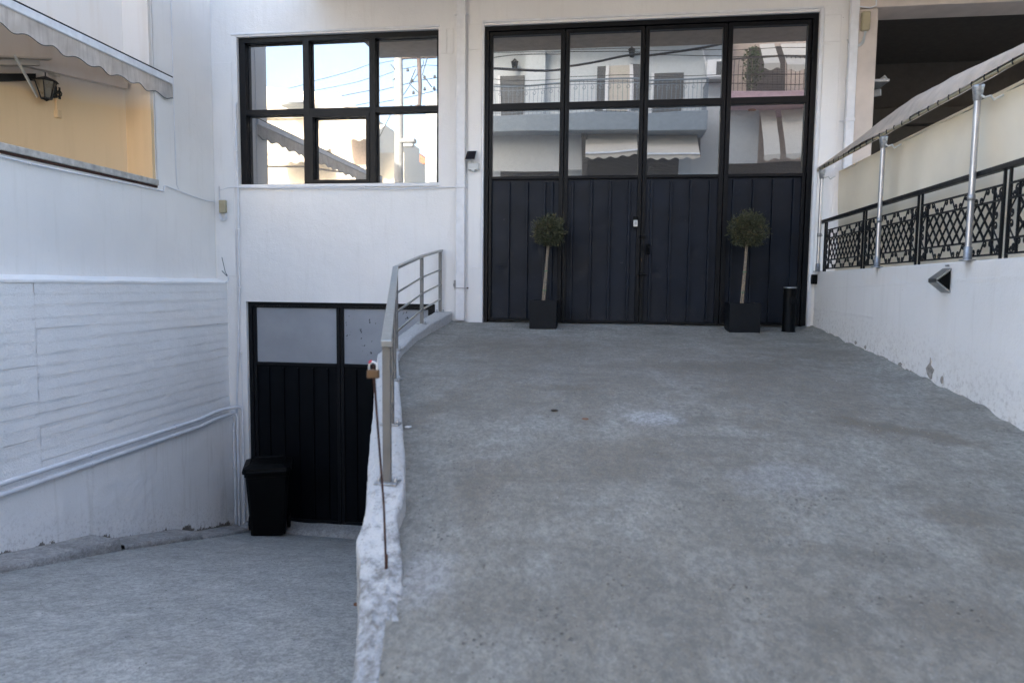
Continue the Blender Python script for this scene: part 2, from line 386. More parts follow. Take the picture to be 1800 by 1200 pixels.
# street beyond the ramps: one sheet to the horizon (kept behind the head of the ramps)
street = MB().add([(-150, -250, 0), (150, -250, 0), (150, -.8, 0), (-150, -.8, 0)], [(0, 1, 2, 3)]).build('street', 'street')
tag(street, kind='structure')
g2 = MB().add([(-150, -.8, -2.6), (150, -.8, -2.6), (150, 250, -2.6), (-150, 250, -2.6)], [(0, 1, 2, 3)]).build('ground', 'street'); tag(g2, kind='structure')
tag(box('street_retaining_wall', (-150, -.795, -2.59), (-5.4, -.6, -.01), 'kerb'), 'grey retaining edge below the street left of the white wall', 'wall')
# pavement along the opposite side
pv = MB().box((-30, -7.0, 0), (30, -5.0, .14)).build('pavement', 'kerb', None, .01); tag(pv, kind='structure')

def P_up(u, v):
    y = lerp(-.8, 8.6, v); x = lerp(cR(y) - .05, XR + .02, u)
    z = zrs(y) + N3(x*1.3, y*1.3, 3)*.012 + N3(x*6, y*6, 1)*.004 + N3(x*22, y*22, 2)*.0022
    e = (x - cR(y)) 
    if e < .12 and y > 3: z += (.12 - e) * .12
    if y < 3.1 and e < .45: z += (.45 - max(e, 0)) * .07 * min(1, (3.1-y)) * min(1, (y+.8)/1.5)
    d = XR - x
    if d < .2: z += (.2 - d) * .15 * (1 + N3(y*5, 0, 9))
    if y > 8.25: z += .008
    return (x, y, z)
up = sheet('ramp', P_up, 130, 330, 'concrete'); tag(up, kind='structure')
def P_lo(u, v):
    y = lerp(-.8, 8.6, v); x = lerp(XL3 - .06, cL(y) + .06, u)
    z = zl(y) + N3(x*1.1, y*1.1, 13)*.014 + N3(x*7, y*7, 11)*.004 + N3(x*22, y*22, 2)*.0025
    return (x, y, z)
lo = sheet('lower_ramp', P_lo, 110, 300, 'concrete_b'); tag(lo, kind='structure')
tag(box('street_edge', (XL3 - .5, -1.2, -.3), (XR + .3, -.78, -.004), 'kerb'), kind='structure')

# ------------------------------------------------------------------ low wall between the ramps
lw = thing('low_wall', 'rough whitewashed concrete wall dividing the two ramps', 'wall', (-1.4, 5, zl(5)))
def P_curb(u, v):
    y = lerp(-.7, YF + .02, v); l, r, t = cL(y), cR(y), zrs(y) + cT(y)
    rag = N3(y*2.1, 7, 0)*.006 + N3(y*15, 7, 3)*.006 + N3(y*37, 7, 3)*.006
    amp = 1.1 if y < 3.1 else .8
    # cross-section: left foot, left top, right top, right foot
    if u < .34: k = u/.34; x, z = l + rag*amp*.7, lerp(zl(y) - .1, t - .012, k)
    elif u < .76: k = (u-.34)/.42; x, z = lerp(l, r, k) + rag*amp*(.7 if k < .5 else .5), t - .012*(abs(2*k-1))**4 + (N3(y*2.2, k*1.5, 4)*.008 + N3(y*13, k*5, 4)*.007 + N3(y*34, k*11, 4)*.006)*amp
    else:
        k = (u-.76)/.24; x, z = r + rag*amp*.5 + .006*k, lerp(t - .012, zrs(y) - .06, k)
    z += N3(x*17, y*17, 8)*.003*amp if .3 < u < .8 else 0
    return (x + N3(y*14, z*14, 5)*.006*amp, y, z)
sheet('wall_body', P_curb, 56, 420, 'curb', lw, attr=lambda v: max(0.0, (v.z - zrs(v.y) + .015)) if v.x > cL(v.y) + .1 else max(.03, v.z - zl(v.y)))

# ------------------------------------------------------------------ right-hand wall with veranda
rw = thing('terrace_wall', 'white painted retaining wall right of the ramp with peeling foot', 'wall', (2.6, 4, zr(4)))
def P_rw(u, v):
    y = lerp(.2, YF, u); b = zr(y) - .08; z = lerp(b, 1.70, v)
    x = XR + N3(y*1.3, z*1.3, 20)*.006 + N3(y*8, z*8, 21)*.0022
    if abs(z - (1.60 - .02*(y-4))) < .006: x -= .003
    if abs(y - 6.75) < .012: x -= .003
    if abs(z - 1.28 - (8.4-y)*-.01) < .01 and y > 6.6: x -= .003
    return (x, y, z)
sheet('wall_face', P_rw, 420, 90, 'wall_r', rw, attr=lambda v: v.z - zr(v.y))
for px_, py_, w_, h_ in ((1636, 648, .055, .13), (1657, 668, .018, .045), (1664, 686, .028, .03), (1560, 632, .02, .02), (1583, 640, .03, .025), (1505, 602, .03, .03), (1522, 610, .022, .03), (1730, 716, .03, .02)):
    q_ = UX(px_, py_, XR); rr_ = random.Random(px_); pts_ = []
    zb0 = zr(q_.y) - .02
    for k_ in range(14):
        a_ = k_*2*math.pi/14; ww = w_*(.25 if math.sin(a_) > .3 and w_ > .05 else 1)*rr_.uniform(.6, 1.2)
        pts_.append((XR-.008, q_.y + ww*math.cos(a_), max(zb0, q_.z + h_*.6*math.sin(a_)*rr_.uniform(.75, 1.2))))
    MB().prism(pts_, (.007, 0, 0)).build('bare_patch', 'bare', rw)
box('wall_cap', (XR + .0005, .2, 1.55), (2.72, YF, 1.703), 'wall', rw, .006)
box('terrace_floor', (2.72, .2, 1.45), (9, 11.5, 1.66), 'kerb', rw)
box('wall_end', (XR + .012, .2, -.2), (2.70, .25, 1.56), 'wall', rw)

# iron railing on the wall
XB = 2.455
ir = thing('iron_railing', 'black wrought iron railing with lattice panels on the white terrace wall', 'railing', (XB, 5, 1.70))
MB().beam((XB, 1.0, 2.275), (XB, 8.40, 2.275), .05, .035).build('top_rail', 'iron', ir, .003)
def scroll_mesh(name, h, l, rot=False, flip=False):
    hp = [(.0, .0), (.10, .20), (.20, .38), (.33, .47), (.45, .38), (.47, .20), (.38, .06), (.27, .10), (.25, .22), (.32, .27), (.36, .20)]
    pts = [(-a, -c) for a, c in hp[:0:-1]] + hp
    for _ in range(1):
        q = [pts[0]]
        for a, c in zip(pts, pts[1:]): q += [(a[0]*.75+c[0]*.25, a[1]*.75+c[1]*.25), (a[0]*.25+c[0]*.75, a[1]*.25+c[1]*.75)]
        pts = q + [pts[-1]]
    if flip: pts = [(-a, c) for a, c in pts]
    if rot: pts = [(c*l, a*h) for a, c in pts] if False else [(c*h, a*l) for a, c in pts]
    else: pts = [(a*l, c*h) for a, c in pts]
    b = MB().tube([(0, a, c) for a, c in pts], [.003] + [.0048]*(len(pts)-2) + [.003], 6)
    me = bpy.data.meshes.new(name); me.from_pydata(b.v, [], b.f); me.materials.append(M['iron']); me.update(); return me
sc_h = [scroll_mesh('scroll', .094, .105, flip=f) for f in (False, True)]
sc_v = [scroll_mesh('scroll', .085, .205, rot=True, flip=f) for f in (False, True)]
posts_y = [8.20, 7.03, 5.86, 4.67, 3.48, 2.29, 1.10]
for i, py in enumerate(posts_y):
    for s in (-.032, .032):
        MB().box((XB-.007, py+s-.007, 1.70), (XB+.008, py+s+.008, 2.258)).build('baluster', 'iron', ir)
for i in range(len(posts_y)-1):
    y1, y0 = posts_y[i] - .04, posts_y[i+1] + .04; b = MB()
    for z in (2.165, 2.073, 1.829, 1.735): b.beam((XB, y0, z), (XB, y1, z), .018, .012)
    ins = .095
    for y in (y0, y0+ins, y1-ins, y1): b.box((XB-.007, y-.006, 1.741), (XB+.007, y+.006, 2.159))
    pn = b.build('railing_panel', 'iron', ir)
    ly0, ly1 = y0 + ins, y1 - ins; n = 9; sp = (ly1-ly0)/n; H = 2.067 - 1.835; slope = 2*sp
    for dr in (1, -1):
        for k in range(-2, n+1):
            ya, yb, za, zb = ly0 + k*sp, ly0 + k*sp + slope, 1.835, 2.067
            if ya < ly0: za = lerp(za, zb, (ly0-ya)/slope); ya = ly0
            if yb > ly1: zb = lerp(1.835, 2.067, (ly1 - (ly0+k*sp))/slope); yb = ly1
            if yb - ya < .02: continue
            if dr < 0: ya, yb = ly0 + ly1 - ya, ly0 + ly1 - yb
            MB().beam((XB + dr*.004, ya, za), (XB + dr*.004, yb, zb), .013, .008, Vector((1, 0, 0))).build('lattice_bar', 'iron', pn)
    nn = 8; sp2 = (y1-y0-.02)/nn
    for zc in (2.119, 1.782):
        for k in range(nn):
            o = bpy.data.objects.new('scroll', sc_h[k % 2]); C.objects.link(o); place(o, (XB, y0+.01+(k+.5)*sp2, zc), pn)
    for yc in (y0+ins/2, y1-ins/2):
        for k, zc in enumerate((1.845, 2.055)):
            o = bpy.data.objects.new('scroll', sc_v[k]); C.objects.link(o); place(o, (XB, yc, zc), pn)

# canopy frame, rolled canopy, tarpaulin
pole_y = [8.27, 6.54, 4.99, 3.40, 1.8]
zt = 2.86
def pole_name(i): return ['nearest the black gate', 'second from the black gate', 'third from the black gate, in front of the lattice', 'fourth from the black gate', 'fifth from the black gate'][i]
cv = thing('terrace_canopy', 'faded cream rolled canopy on silver tube poles above the iron railing', 'canopy', (2.4, 5, 1.70))
for i, y in enumerate(pole_y):
    b = MB().tube([(2.405, y, 1.704), (2.405, y, zt-.07)], .020, 14); p = b.build('pole', 'alu', cv)
    MB().lathe((2.405, y, 1.703), [(.0, 0), (.05, 0), (.05, .008), (.0265, .01), (.0255, .09), (.0200, .095)], 14).build('base_socket', 'galv', p)
    MB().lathe((2.405, y, zt-.11), [(.0205, 0), (.025, .005), (.034, .085), (.037, .10), (0, .10)], 14).build('pole_cap', 'galv', p)
    MB().tube([(2.405, y-.0, zt-.06), (2.43, y-.04, zt-.10), (2.46, y-.05, zt-.09), (2.475, y-.06, zt-.12), (2.53, y-.06, zt-.09)], .008, 7).build('bracket', 'grey_cap', p)
    MB().lathe((2.405, y, 2.10), [(.020, 0), (.024, .0), (.024, .04), (.020, .04)], 14).build('clamp', 'galv', p)
    MB().beam((2.405, y+.02, 2.12), (2.452, y+.05, 2.12), .012, .012).build('clamp_bolt', 'galv', p)
b = MB().tube([(2.405, 1.0, zt+.01), (2.405, 8.50, zt+.01)], .014, 8); b.build('edge_tube', 'beige', cv)
def P_can(u, v):
    y = lerp(8.53, 1.0, u); near = min(1, (8.53-y)/2.2)*(1 - .75*max(0, min(1, (6.2-y)/2.2)))
    wd = .04 + .15*near; sag = abs(math.sin((y-.35)*math.pi/1.6))
    a = v*math.pi*1.25
    rr = .022 + .02*near + .012*N3(y*1.7, v*2, 30)*near
    if v < .6:
        k = v/.6; x = 2.405 + wd*k; z = zt + .03 + .26*near*k**.8 + .02*math.sin(k*math.pi) + (N3(y*1.2, k*2, 31)*.03 + N3(y*5, k*4, 32)*.010)*near
    else:
        k = (v-.6)/.4; x = 2.405 + wd*(1-k); z = lerp(zt + .03 + .26*near, zt - .012, k) - .02*sag*math.sin(k*math.pi) + N3(y*3, k*3, 33)*.02*near
    return (x - .012, y, z)
sheet('canopy_fabric', P_can, 160, 16, 'cream', cv)
b = MB()
for k in range(48):
    y = 8.45 - k*.155; b = MB().tube([(2.388, y, zt+.03), (2.384, y, zt+.012), (2.39, y, zt-.006)], .004, 5, False)
    o = b.build('lacing_ring', 'iron', cv)
XT = 2.56
def P_tarp(u, v):
    y = lerp(8.16, 1.0, u); top = 2.805 + .012*math.sin(y*2.3); z = lerp(1.71, top, v)
    f = .03*math.sin((y*2.2 + z*2.4)*2.4) * N3(y*.9, z*.9, 40) * 2 + .012*N3(y*3, z*1.2, 41) + .02*math.exp(-((z-2.28)/.12)**2)*N3(y*4, 0, 4)
    return (XT + f, y, z)
tp = tag(sheet('tarpaulin', P_tarp, 220, 50, 'tarp'), 'cream tarpaulin windbreak hung behind the black iron railing', 'tarpaulin')
MB().tube([(XT, 1.0, 2.81), (XT, 8.16, 2.81)], .012, 7).build('hem_tube', 'tarp', tp)

# ------------------------------------------------------------------ main building
XW0, XW1 = XL1, 2.66
bd = thing('workshop_building', 'white rendered workshop building with black framed window and double gate', 'building', (0, 9, 1.0))
g = dict(
    winL=UY(424, 200, 8.5).x, winR=UY(773.5, 200, 8.5).x, winT=UY(600, 62, 8.5).z, winB=UY(600, 324.4, 8.5).z,
    gL=UY(852, 300, 8.5).x, gR=UY(1426, 300, 8.5).x, gT=UY(1145, 37.5, 8.5).z, gB=1.03,
    dL=UY(438, 540, 8.5).x, dR=-2.13, dT=UY(600, 532, 8.5).z, dB=-1.70)
YW = YF + .26
def wallbox(x0, x1, z0, z1, name='wall'): return box(name, (x0, YF, z0), (x1, YW, z1), 'wall', bd)
e = .0
wallbox(XW0, g['winL'], g['winB'] - .0, 5.32, 'wall')                      # left of window
wallbox(g['winL'], g['winR'], g['winT'], 5.32, 'wall')                  # above window
wallbox(g['winR'], g['gL'], g['winB'], 5.32, 'wall')                    # between window and gate
wallbox(XW0, g['gL'], g['dT'], g['winB'], 'wall')
wallbox(XW0, g['dL'], -2.2, g['dT'], 'wall')
wallbox(g['dR'], g['gL'], -2.2, g['dT'], 'wall')
wallbox(g['gL'], g['gR'], g['gT'], 5.32, 'wall')
wallbox(g['gR'], XW1, .2, 5.32, 'wall')
box('foundation', (g['gL'], YF + .02, -2.2), (g['gR'], YW, .95), 'kerb', bd)
box('upper_storeys', (XW0, YF, 5.5), (XW1, 20, 20), 'wall', bd)
box('rear_wall', (XW0, YW + .15, -2.2), (XW1, 20, 5.45), 'wall', bd)
box('balcony_slab', (-3.72, 6.15, 5.15), (14, YF - .065, 5.30), 'soffit', bd, .01)
# plaster relief: framing bands round gate and pilasters
for (x0, x1, z0, z1) in ((g['gL']-.20, g['gL']-.028, 4.365, 4.66), (g['gL']-.20, g['gL']-.028, 1.72, 4.34), (g['gL']-.20, g['gL']-.022, 1.02, 1.715),
                         (g['gR']+.05, g['gR']+.23, 4.30, 4.60), (g['gR']+.05, g['gR']+.23, 1.70, 4.275),
                         (-2.07, -1.985, 4.33, 4.62), (-1.975, -1.905, 4.33, 4.625), (XL1+.01, -4.80, 1.60, 4.32)):
    box('plaster_panel', (x0, YF-.008, z0), (x1, YF+.01, z1), 'wall', bd, .003)
b = MB()
for x in (g['gL'],):
    box('jamb_moulding', (x-.025, YF-.018, 1.02), (x-.001, YF+.01, g['gT']+.03), 'trim', bd, .004)
box('jamb_moulding', (g['gR']+.001, YF-.018, 1.02), (g['gR']+.04, YF+.01, g['gT']+.03), 'trim', bd, .004)
box('lintel_moulding', (g['gL']-.025, YF-.020, g['gT']+.03), (g['gR']+.03, YF+.01, g['gT']+.055), 'trim', bd, .004)
box('lintel_moulding', (g['winL']-.07, YF-.012, g['winT']+.02), (g['winR']+.01, YF+.01, g['winT']+.045), 'trim', bd, .003)
box('window_sill', (g['winL']-.05, YF-.022, g['winB']-.045), (g['winR']+.005, YF+.05, g['winB']-.012), 'trim', bd, .004)
# soffit pegs and old fixings on the upper wall
for x, z in ((UY(970, 1, YF).x, UY(970, 1, YF).z),): MB().lathe((x, YF-.03, z), [(0, 0), (.02, 0), (.02, .03), (0, .03)], 10).build('old_fixing', 'galv', bd)
# hairline joints as shallow raised seams
for px in (963,): 
    x = UY(px, 10, YF).x; box('plaster_seam', (x-.002, YF-.003, 4.68), (x+.002, YF+.001, 5.3), 'trim', bd)

# --- six-pane window
win = thing('window', 'six-pane black steel window reflecting the sky left of the gate', 'window', ((g['winL']+g['winR'])/2, 8.5, g['winB']))
def bars(parent, rects, y0, y1, mat='black2', name='frame'):
    b = MB()
    for x0, x1, z0, z1 in rects: b.box((x0, y0, z0), (x1, y1, z1))
    return b.build(name, mat, parent)
xs = [UY(p, 190, 8.5).x for p in (434.3, 535.5, 545.6, 651, 661, 769.2)]
zz = [UY(600, p, 8.5).z for p in (323, 200, 190.5, 71)]
WL, WR, WB, WT = g['winL'], g['winR'], g['winB'], g['winT']
bars(win, [(WL, xs[0], WB, WT), (xs[5], WR, WB, WT), (xs[0], xs[5], zz[3], WT), (xs[0], xs[5], WB, zz[0])], 8.47, 8.54)
bars(win, [(xs[1], xs[2], zz[0], zz[3]), (xs[3], xs[4], zz[0], zz[3])], 8.465, 8.538, name='mullion')
bars(win, [(xs[0]+.001, xs[1], zz[1], zz[2]), (xs[2], xs[3], zz[1], zz[2]), (xs[4], xs[5]-.001, zz[1], zz[2])], 8.472, 8.537, name='transom')
cx0, cx1, cz0, cz1 = xs[2], xs[3], zz[0], zz[1]; t = .045
sash = bars(win, [(cx0, cx0+t, cz0, cz1), (cx1-t, cx1, cz0, cz1), (cx0+t, cx1-t, cz1-t, cz1), (cx0+t, cx1-t, cz0, cz0+t)], 8.455, 8.53, name='opening_sash')
def pane(parent, x0, x1, z0, z1, mat, tx=0, tz=0, Y=8.55):
    # tiny real tilt of each pane in its putty
    w2, h2 = (x1-x0)/2 + .008, (z1-z0)/2 + .008
    me = bpy.data.meshes.new('glass_pane'); b = MB().box((-w2, -.003, -h2), (w2, .003, h2)); me.from_pydata(b.v, [], b.f); me.materials.append(M[mat]); me.update()
    o = bpy.data.objects.new('glass_pane', me); C.objects.link(o); place(o, ((x0+x1)/2, Y, (z0+z1)/2), parent); o.rotation_euler = (R(tx), 0, R(tz)); return o
tl = [(a_, b_ - .3) for a_, b_ in ((.0, .0), (.05, .04), (-.05, -.04), (.0, .04), (.0, .0), (.06, -.04))]
k = 0
for zi in ((zz[2], zz[3]), (zz[0], zz[1])):
    for xi in ((xs[0], xs[1]), (xs[2], xs[3]), (xs[4], xs[5])):
        pane(win, xi[0], xi[1], zi[0], zi[1], 'glass', *tl[k]); k += 1

# --- main gate: four leaves
gate = thing('folding_gate', 'tall four-leaf black steel gate with glazed top at the ramp head', 'gate', (.4, 8.5, 1.04))
GT = g['gT']; zgt = UY(925, 62.5, 8.5).z; zm1 = UY(925, 182, 8.5).z; zm0 = UY(925, 193.5, 8.5).z; zb = UY(925, 310.5, 8.5).z; zrib = UY(925, 317.5, 8.5).z
lx = [(UY(a, 180, 8.5).x, UY(b_, 180, 8.5).x) for a, b_ in ((866, 984.5), (1000.5, 1124), (1139.5, 1267), (1284.5, 1414.8))]
bars(gate, [(g['gL']+.001, lx[0][0]-.045, 1.04, GT-.001), (lx[3][1]+.045, g['gR']-.001, 1.04, GT-.001), (lx[0][0]-.045, lx[3][1]+.045, zgt+.05, GT-.001)], 8.455, 8.56, 'black2', 'gate_frame')
edges = [lx[0][0]-.043, (lx[0][1]+lx[1][0])/2, (lx[1][1]+lx[2][0])/2, (lx[2][1]+lx[3][0])/2, lx[3][1]+.043]
gt_t = [(.0, .0, .05, .0), (.12, .12, .1, .25), (.0, -.1, .0, -.05), (-.05, .15, .05, .1)]
for i in range(4):
    a, c = edges[i] + .004, edges[i+1] - .004; p0, p1 = lx[i]; zbot = 1.075 if i in (0, 3) else 1.065
    b = MB()
    for r in ((a, p0, zbot, zgt+.045), (p1, c, zbot, zgt+.045), (p0, p1, zgt, zgt+.045), (p0, p1, zm0, zm1), (p0, p1, zb-.035, zb), (p0, p1, zbot, zbot+.03)):
        b.box((r[0], 8.478, r[2]), (r[1], 8.545, r[3]))
    leaf = b.build('gate_leaf', 'black2', gate, .003)
    # sheet, slightly dented
    def P_sh(u, v, i=i):
        x = lerp(p0-.004, p1+.004, u); z = lerp(zbot+.02, zb-.03, v)
        y = 8.512 + N3(x*2.2, z*1.7, i*5)*.006 + N3(x*7, z*6, i)*.0015
        for dx, dz in ((.32, .55), (.55, .7), (.2, .35), (.7, .5)):
            d = math.hypot((u-dx)*1.0, (v-dz)*1.8); y += .007*math.exp(-(d/.07)**2)
        return (x, y, z)
    sheet('panel', P_sh, 60, 110, 'black', leaf)
    ribs = {0: (895, 927, 958, 990-19), 1: (1006+1, 1040, 1073, 1107), 2: (1145+1, 1180, 1215, 1249), 3: (1290, 1325, 1360, 1396)}[i]
    for px in ribs:
        x = UY(px, 317, 8.5).x
        if x > p1 - .03: x = p1 - .03
        MB().add([(x-.017, 8.513, 0), (x-.008, 8.488, 0), (x+.008, 8.488, 0), (x+.017, 8.513, 0)][:0] , [])
        b = MB(); z0, z1 = zbot+.035, zrib-.02
        pr = [(-.016, 8.518), (-.011, 8.476), (.011, 8.476), (.016, 8.518)]
        b.add([(x+u_, y_, z0) for u_, y_ in pr] + [(x+u_, y_+(.0 if k_ in (0, 3) else 0), z1) for k_, (u_, y_) in enumerate(pr)], [(0, 1, 5, 4), (1, 2, 6, 5), (2, 3, 7, 6), (3, 2, 1, 0), (4, 5, 6, 7)])
        b.build('rib', 'black', leaf)
    pane(leaf, p0, p1, zm1, zgt, 'glass2', gt_t[i][0], gt_t[i][1], 8.52)
    pane(leaf, p0, p1, zb, zm0, 'glass2', gt_t[i][2], gt_t[i][3], 8.52)
    for zc in (1.45, 2.9, 4.2):
        if i in (0, 3):
            xx = edges[0]-.0 if i == 0 else edges[4]
            MB().tube([(xx, 8.455, zc-.04), (xx, 8.455, zc+.04)], .010, 8).build('hinge', 'black2', leaf)
# locks and bolts on the meeting stiles
def gp(px, py, y=8.47): p = UY(px, py, y); return p
for (px, py, w_, h_) in ((1129, 416, .07, .022), (1128, 482, .09, .03)):
    p = gp(px, py); box('slide_bolt', (p.x-w_/2, 8.452, p.z-h_/2), (p.x+w_/2, 8.4775, p.z+h_/2), 'plastic', gate, .004)
    MB().tube([(p.x-w_/2-.01, 8.448, p.z), (p.x+w_/2+.012, 8.448, p.z)], .007, 8).build('bolt_rod', 'black2', gate)
p = gp(1139, 438); box('door_handle', (p.x-.022, 8.44, p.z-.06), (p.x+.022, 8.4775, p.z+.06), 'plastic', gate, .006)
MB().tube([(p.x, 8.442, p.z-.035), (p.x, 8.40, p.z-.03), (p.x, 8.395, p.z+.02)], .009, 8).build('handle_lever', 'black2', gate)
p = gp(1127.5, 457); box('keyhole_plate', (p.x-.006, 8.466, p.z-.014), (p.x+.006, 8.4775, p.z+.014), 'brass', gate, .001)
p = gp(1129, 436); box('lock_case', (p.x-.008, 8.466, p.z-.035), (p.x+.008, 8.4775, p.z+.035), 'plastic', gate, .001)
# doorbell on the gate
p = gp(1117, 392); dbl = thing('doorbell', 'small white and black doorbell on the middle of the black gate', 'doorbell', (p.x, 8.47, p.z))
box('bell_body', (p.x-.030, 8.448, p.z-.055), (p.x+.030, 8.4775, p.z+.075), 'plastic', dbl, .006)
box('bell_face', (p.x-.026, 8.440, p.z-.045), (p.x+.026, 8.450, p.z+.032), 'grey_cap', dbl, .004)
# small bell outline
pts = [(-.010, -.012), (-.006, -.006), (-.006, .008), (0, .014), (.006, .008), (.006, -.006), (.010, -.012)]
MB().tube([(p.x+a_, 8.4385, p.z-.006+c_) for a_, c_ in pts + pts[:1]], .0014, 5).build('bell_symbol', 'plastic', dbl)

# --- lower gate
lg = thing('basement_gate', 'black two-leaf steel gate with grey upper panels at the bottom of the lower ramp', 'gate', (-3.4, 8.5, -1.70))
dL, dR, dT = g['dL'], g['dR'], g['dT']
bars(lg, [(dL+.001, dL+.055, -1.70, dT-.001), (dR-.06, dR-.001, -1.70, dT-.001), (dL+.055, dR-.06, dT-.055, dT-.001)], 8.47, 8.56, 'black2', 'gate_frame')
mid = UY(598.5, 600, 8.5).x
zp1 = UY(520, 541, 8.5).z; zp0 = UY(520, 637, 8.5).z
for i, (a, c) in enumerate(((dL+.058, mid-.004), (mid+.004, dR-.063))):
    b = MB()
    for r in ((a, a+.045, -1.69, dT-.058), (c-.045, c, -1.69, dT-.058), (a+.045, c-.045, dT-.075, dT-.058), (a+.045, c-.045, zp0-.04, zp0), (a+.045, c-.045, -1.69, -1.64)): b.box((r[0], 8.485, r[2]), (r[1], 8.54, r[3]))
    leaf = b.build('gate_leaf', 'black2', lg, .003)
    def P_lp(u, v): 
        x = lerp(a+.04, c-.04, u); z = lerp(zp0-.005, dT-.07, v); return (x, 8.508 + N3(x*3, z*3, 50+i)*.004, z)
    sheet('upper_panel', P_lp, 20, 16, 'grey_panel', leaf)
    def P_ls(u, v):
        x = lerp(a+.04, c-.04, u); z = lerp(-1.66, zp0-.03, v); return (x, 8.512 + N3(x*2, z*2, 60+i)*.006, z)
    sheet('panel', P_ls, 30, 60, 'black3', leaf)
    for k in range(5):
        x = lerp(a+.045, c-.045, (k+.75)/5.4)
        b = MB(); z0, z1 = -1.62, zp0-.07; pr = [(-.018, 8.516), (-.010, 8.487), (.010, 8.487), (.018, 8.516)]
        b.add([(x+u_, y_, z0) for u_, y_ in pr] + [(x+u_, y_, z1) for u_, y_ in pr], [(0, 1, 5, 4), (1, 2, 6, 5), (2, 3, 7, 6), (3, 2, 1, 0), (4, 5, 6, 7)])
        b.build('rib', 'black3', leaf)
def P_thr(u, v):
    x = lerp(dL-.05, dR+.02, u); y = lerp(8.17, 8.6, v); return (x, y, lerp(-1.735, -1.68, min(1, v*4)) + N3(x*4, y*6, 2)*.014 - (.12 if v == 0 else 0))
th = sheet('threshold', P_thr, 70, 10, 'kerb', bd)

# --- things fixed to the facade
def pipe_run(name, label, cat, pts, r, mat='pipe', group=None, clips=()):
    b = MB().tube(pts, r, 8); o = b.build(name, mat); tag(o, label, cat, group)
    for c_ in clips:
        c_ = Vector(c_); MB().lathe((c_.x, c_.y, c_.z-.012), [(r+.0005, 0), (r+.005, 0), (r+.005, .024), (r+.0005, .024)], 10).build('clip', 'trim', o)
    return o
# downpipes
def downpipe(x0, x1, zb_, zt_, label, joints):
    o = thing('downpipe', label, 'downpipe', ((x0+x1)/2, YF-.04, zb_))
    box('pipe_shaft', (x0, YF-.075, zb_), (x1, YF-.010, zt_), 'trim', o, .006)
    for z in joints:
        box('pipe_joint', (x0-.006, YF-.082, z-.02), (x1+.006, YF-.009, z+.02), 'trim', o, .004)
        box('wall_strap', (x0-.05, YF-.016, z-.008), (x1+.03, YF-.006, z+.008), 'trim', o, .002)
    return o
dp = downpipe(UY(804, 300, YF).x, UY(819, 300, YF).x, 1.07, 5.31, 'white square downpipe between the six-pane window and the gate', (2.72, 4.78))
x0, x1 = UY(804, 300, YF).x, UY(819, 300, YF).x
for z in (1.10, 1.28, 1.40): box('pipe_joint', (x0-.005, YF-.080, z-.004), (x1+.005, YF-.009, z+.004), 'trim', dp)
p = UY(808, 506, YF); MB().beam((x0-.02, YF-.085, p.z), (x1+.035, YF-.085, p.z), .008, .012).build('strap', 'galv', dp)
MB().tube([(x1+.035, YF-.085, p.z), (x1+.035, YF, p.z)], .009, 6).build('strap_bolt', 'rust', dp)
downpipe(UY(1487, 130, YF).x, UY(1502, 130, YF).x, 1.71, 5.31, 'white square downpipe right of the gate beside the corner pillar', (3.42,))
# peeled plaster patch
p = UY(800, 500, YF); 
MB().prism([(p.x + math.cos(a)*.022*(1+.5*N3(a*2, 1, 1)), YF-.006, p.z + math.sin(a)*.06*(1+.6*N3(a*2, 5, 2))) for a in [k*math.pi/8 for k in range(16)]], (0, .005, 0)).build('plaster_damage', 'kerb', bd)
# vertical conduits left
P0 = UY(414, 182, YF-.02); P1 = UY(416.5, 738, YF-.02)
pipe_run('conduit', 'long white vertical conduit beside the left edge of the six-pane window', 'conduit', [(g['winL']+.0, YF-.02, P0.z), (P0.x+.012, YF-.02, P0.z), (P0.x, YF-.02, P0.z-.02), (P0.x+.01, YF-.022, 2.6), (P0.x, YF-.022, 1.4), (P1.x, YF-.022, P1.z+.1)], .013, clips=[(P0.x+.006, YF-.022, 3.2), (P0.x+.006, YF-.022, 2.2), (P0.x, YF-.022, 1.45), (P0.x, YF-.022, .6)])
pipe_run('cable', 'thin loose white cable hanging beside the vertical conduit over the bin', 'cable', [UY(414, 400, YF-.01), UY(419, 560, YF-.012), UY(422, 620, YF-.012), UY(425, 650, YF-.01), UY(427, 730, YF-.012)], .0045)
# cable along the sill
pipe_run('cable', 'thin white cable clipped under the sill of the six-pane window', 'cable', [UY(387, 334, YF-.006), UY(405, 329, YF-.01), UY(425, 329.5, YF-.03), UY(520, 331, YF-.032), UY(600, 330, YF-.03), UY(700, 331.5, YF-.03), UY(775, 329, YF-.028), UY(799, 329, YF-.012), UY(804, 325, YF-.01)], .006, clips=[UY(470, 330, YF-.03), UY(560, 331, YF-.03), UY(640, 330, YF-.03)])
# beige junction box left
p = UY(392, 363, YF-.03); jb = thing('junction_box', 'beige plastic junction box with looped white cables on the left corner of the facade', 'junction box', (p.x, YF-.03, p.z-.09))
box('box_cover', (p.x-.045, YF-.06, p.z-.085), (p.x+.045, YF-.008, p.z+.08), 'beige', jb, .008)
MB().box((p.x-.002, YF-.064, p.z-.08), (p.x+.004, YF-.059, p.z+.075)).build('cover_ridge', 'beige', jb)
for dx, rr in ((0, .045), (.012, .03)):
    MB().tube([(p.x-.055-.0, YF-.02, p.z+.26), (p.x-.048, YF-.02, p.z-.02)] + [(p.x-.005-rr*math.cos(t_), YF-.025, p.z-.13-rr*1.1*math.sin(t_)) for t_ in [k_*math.pi/8 for k_ in range(9)]] + [(p.x-.005+rr, YF-.025, p.z-.085)], .007, 7).build('cable_loop', 'pipe', jb)
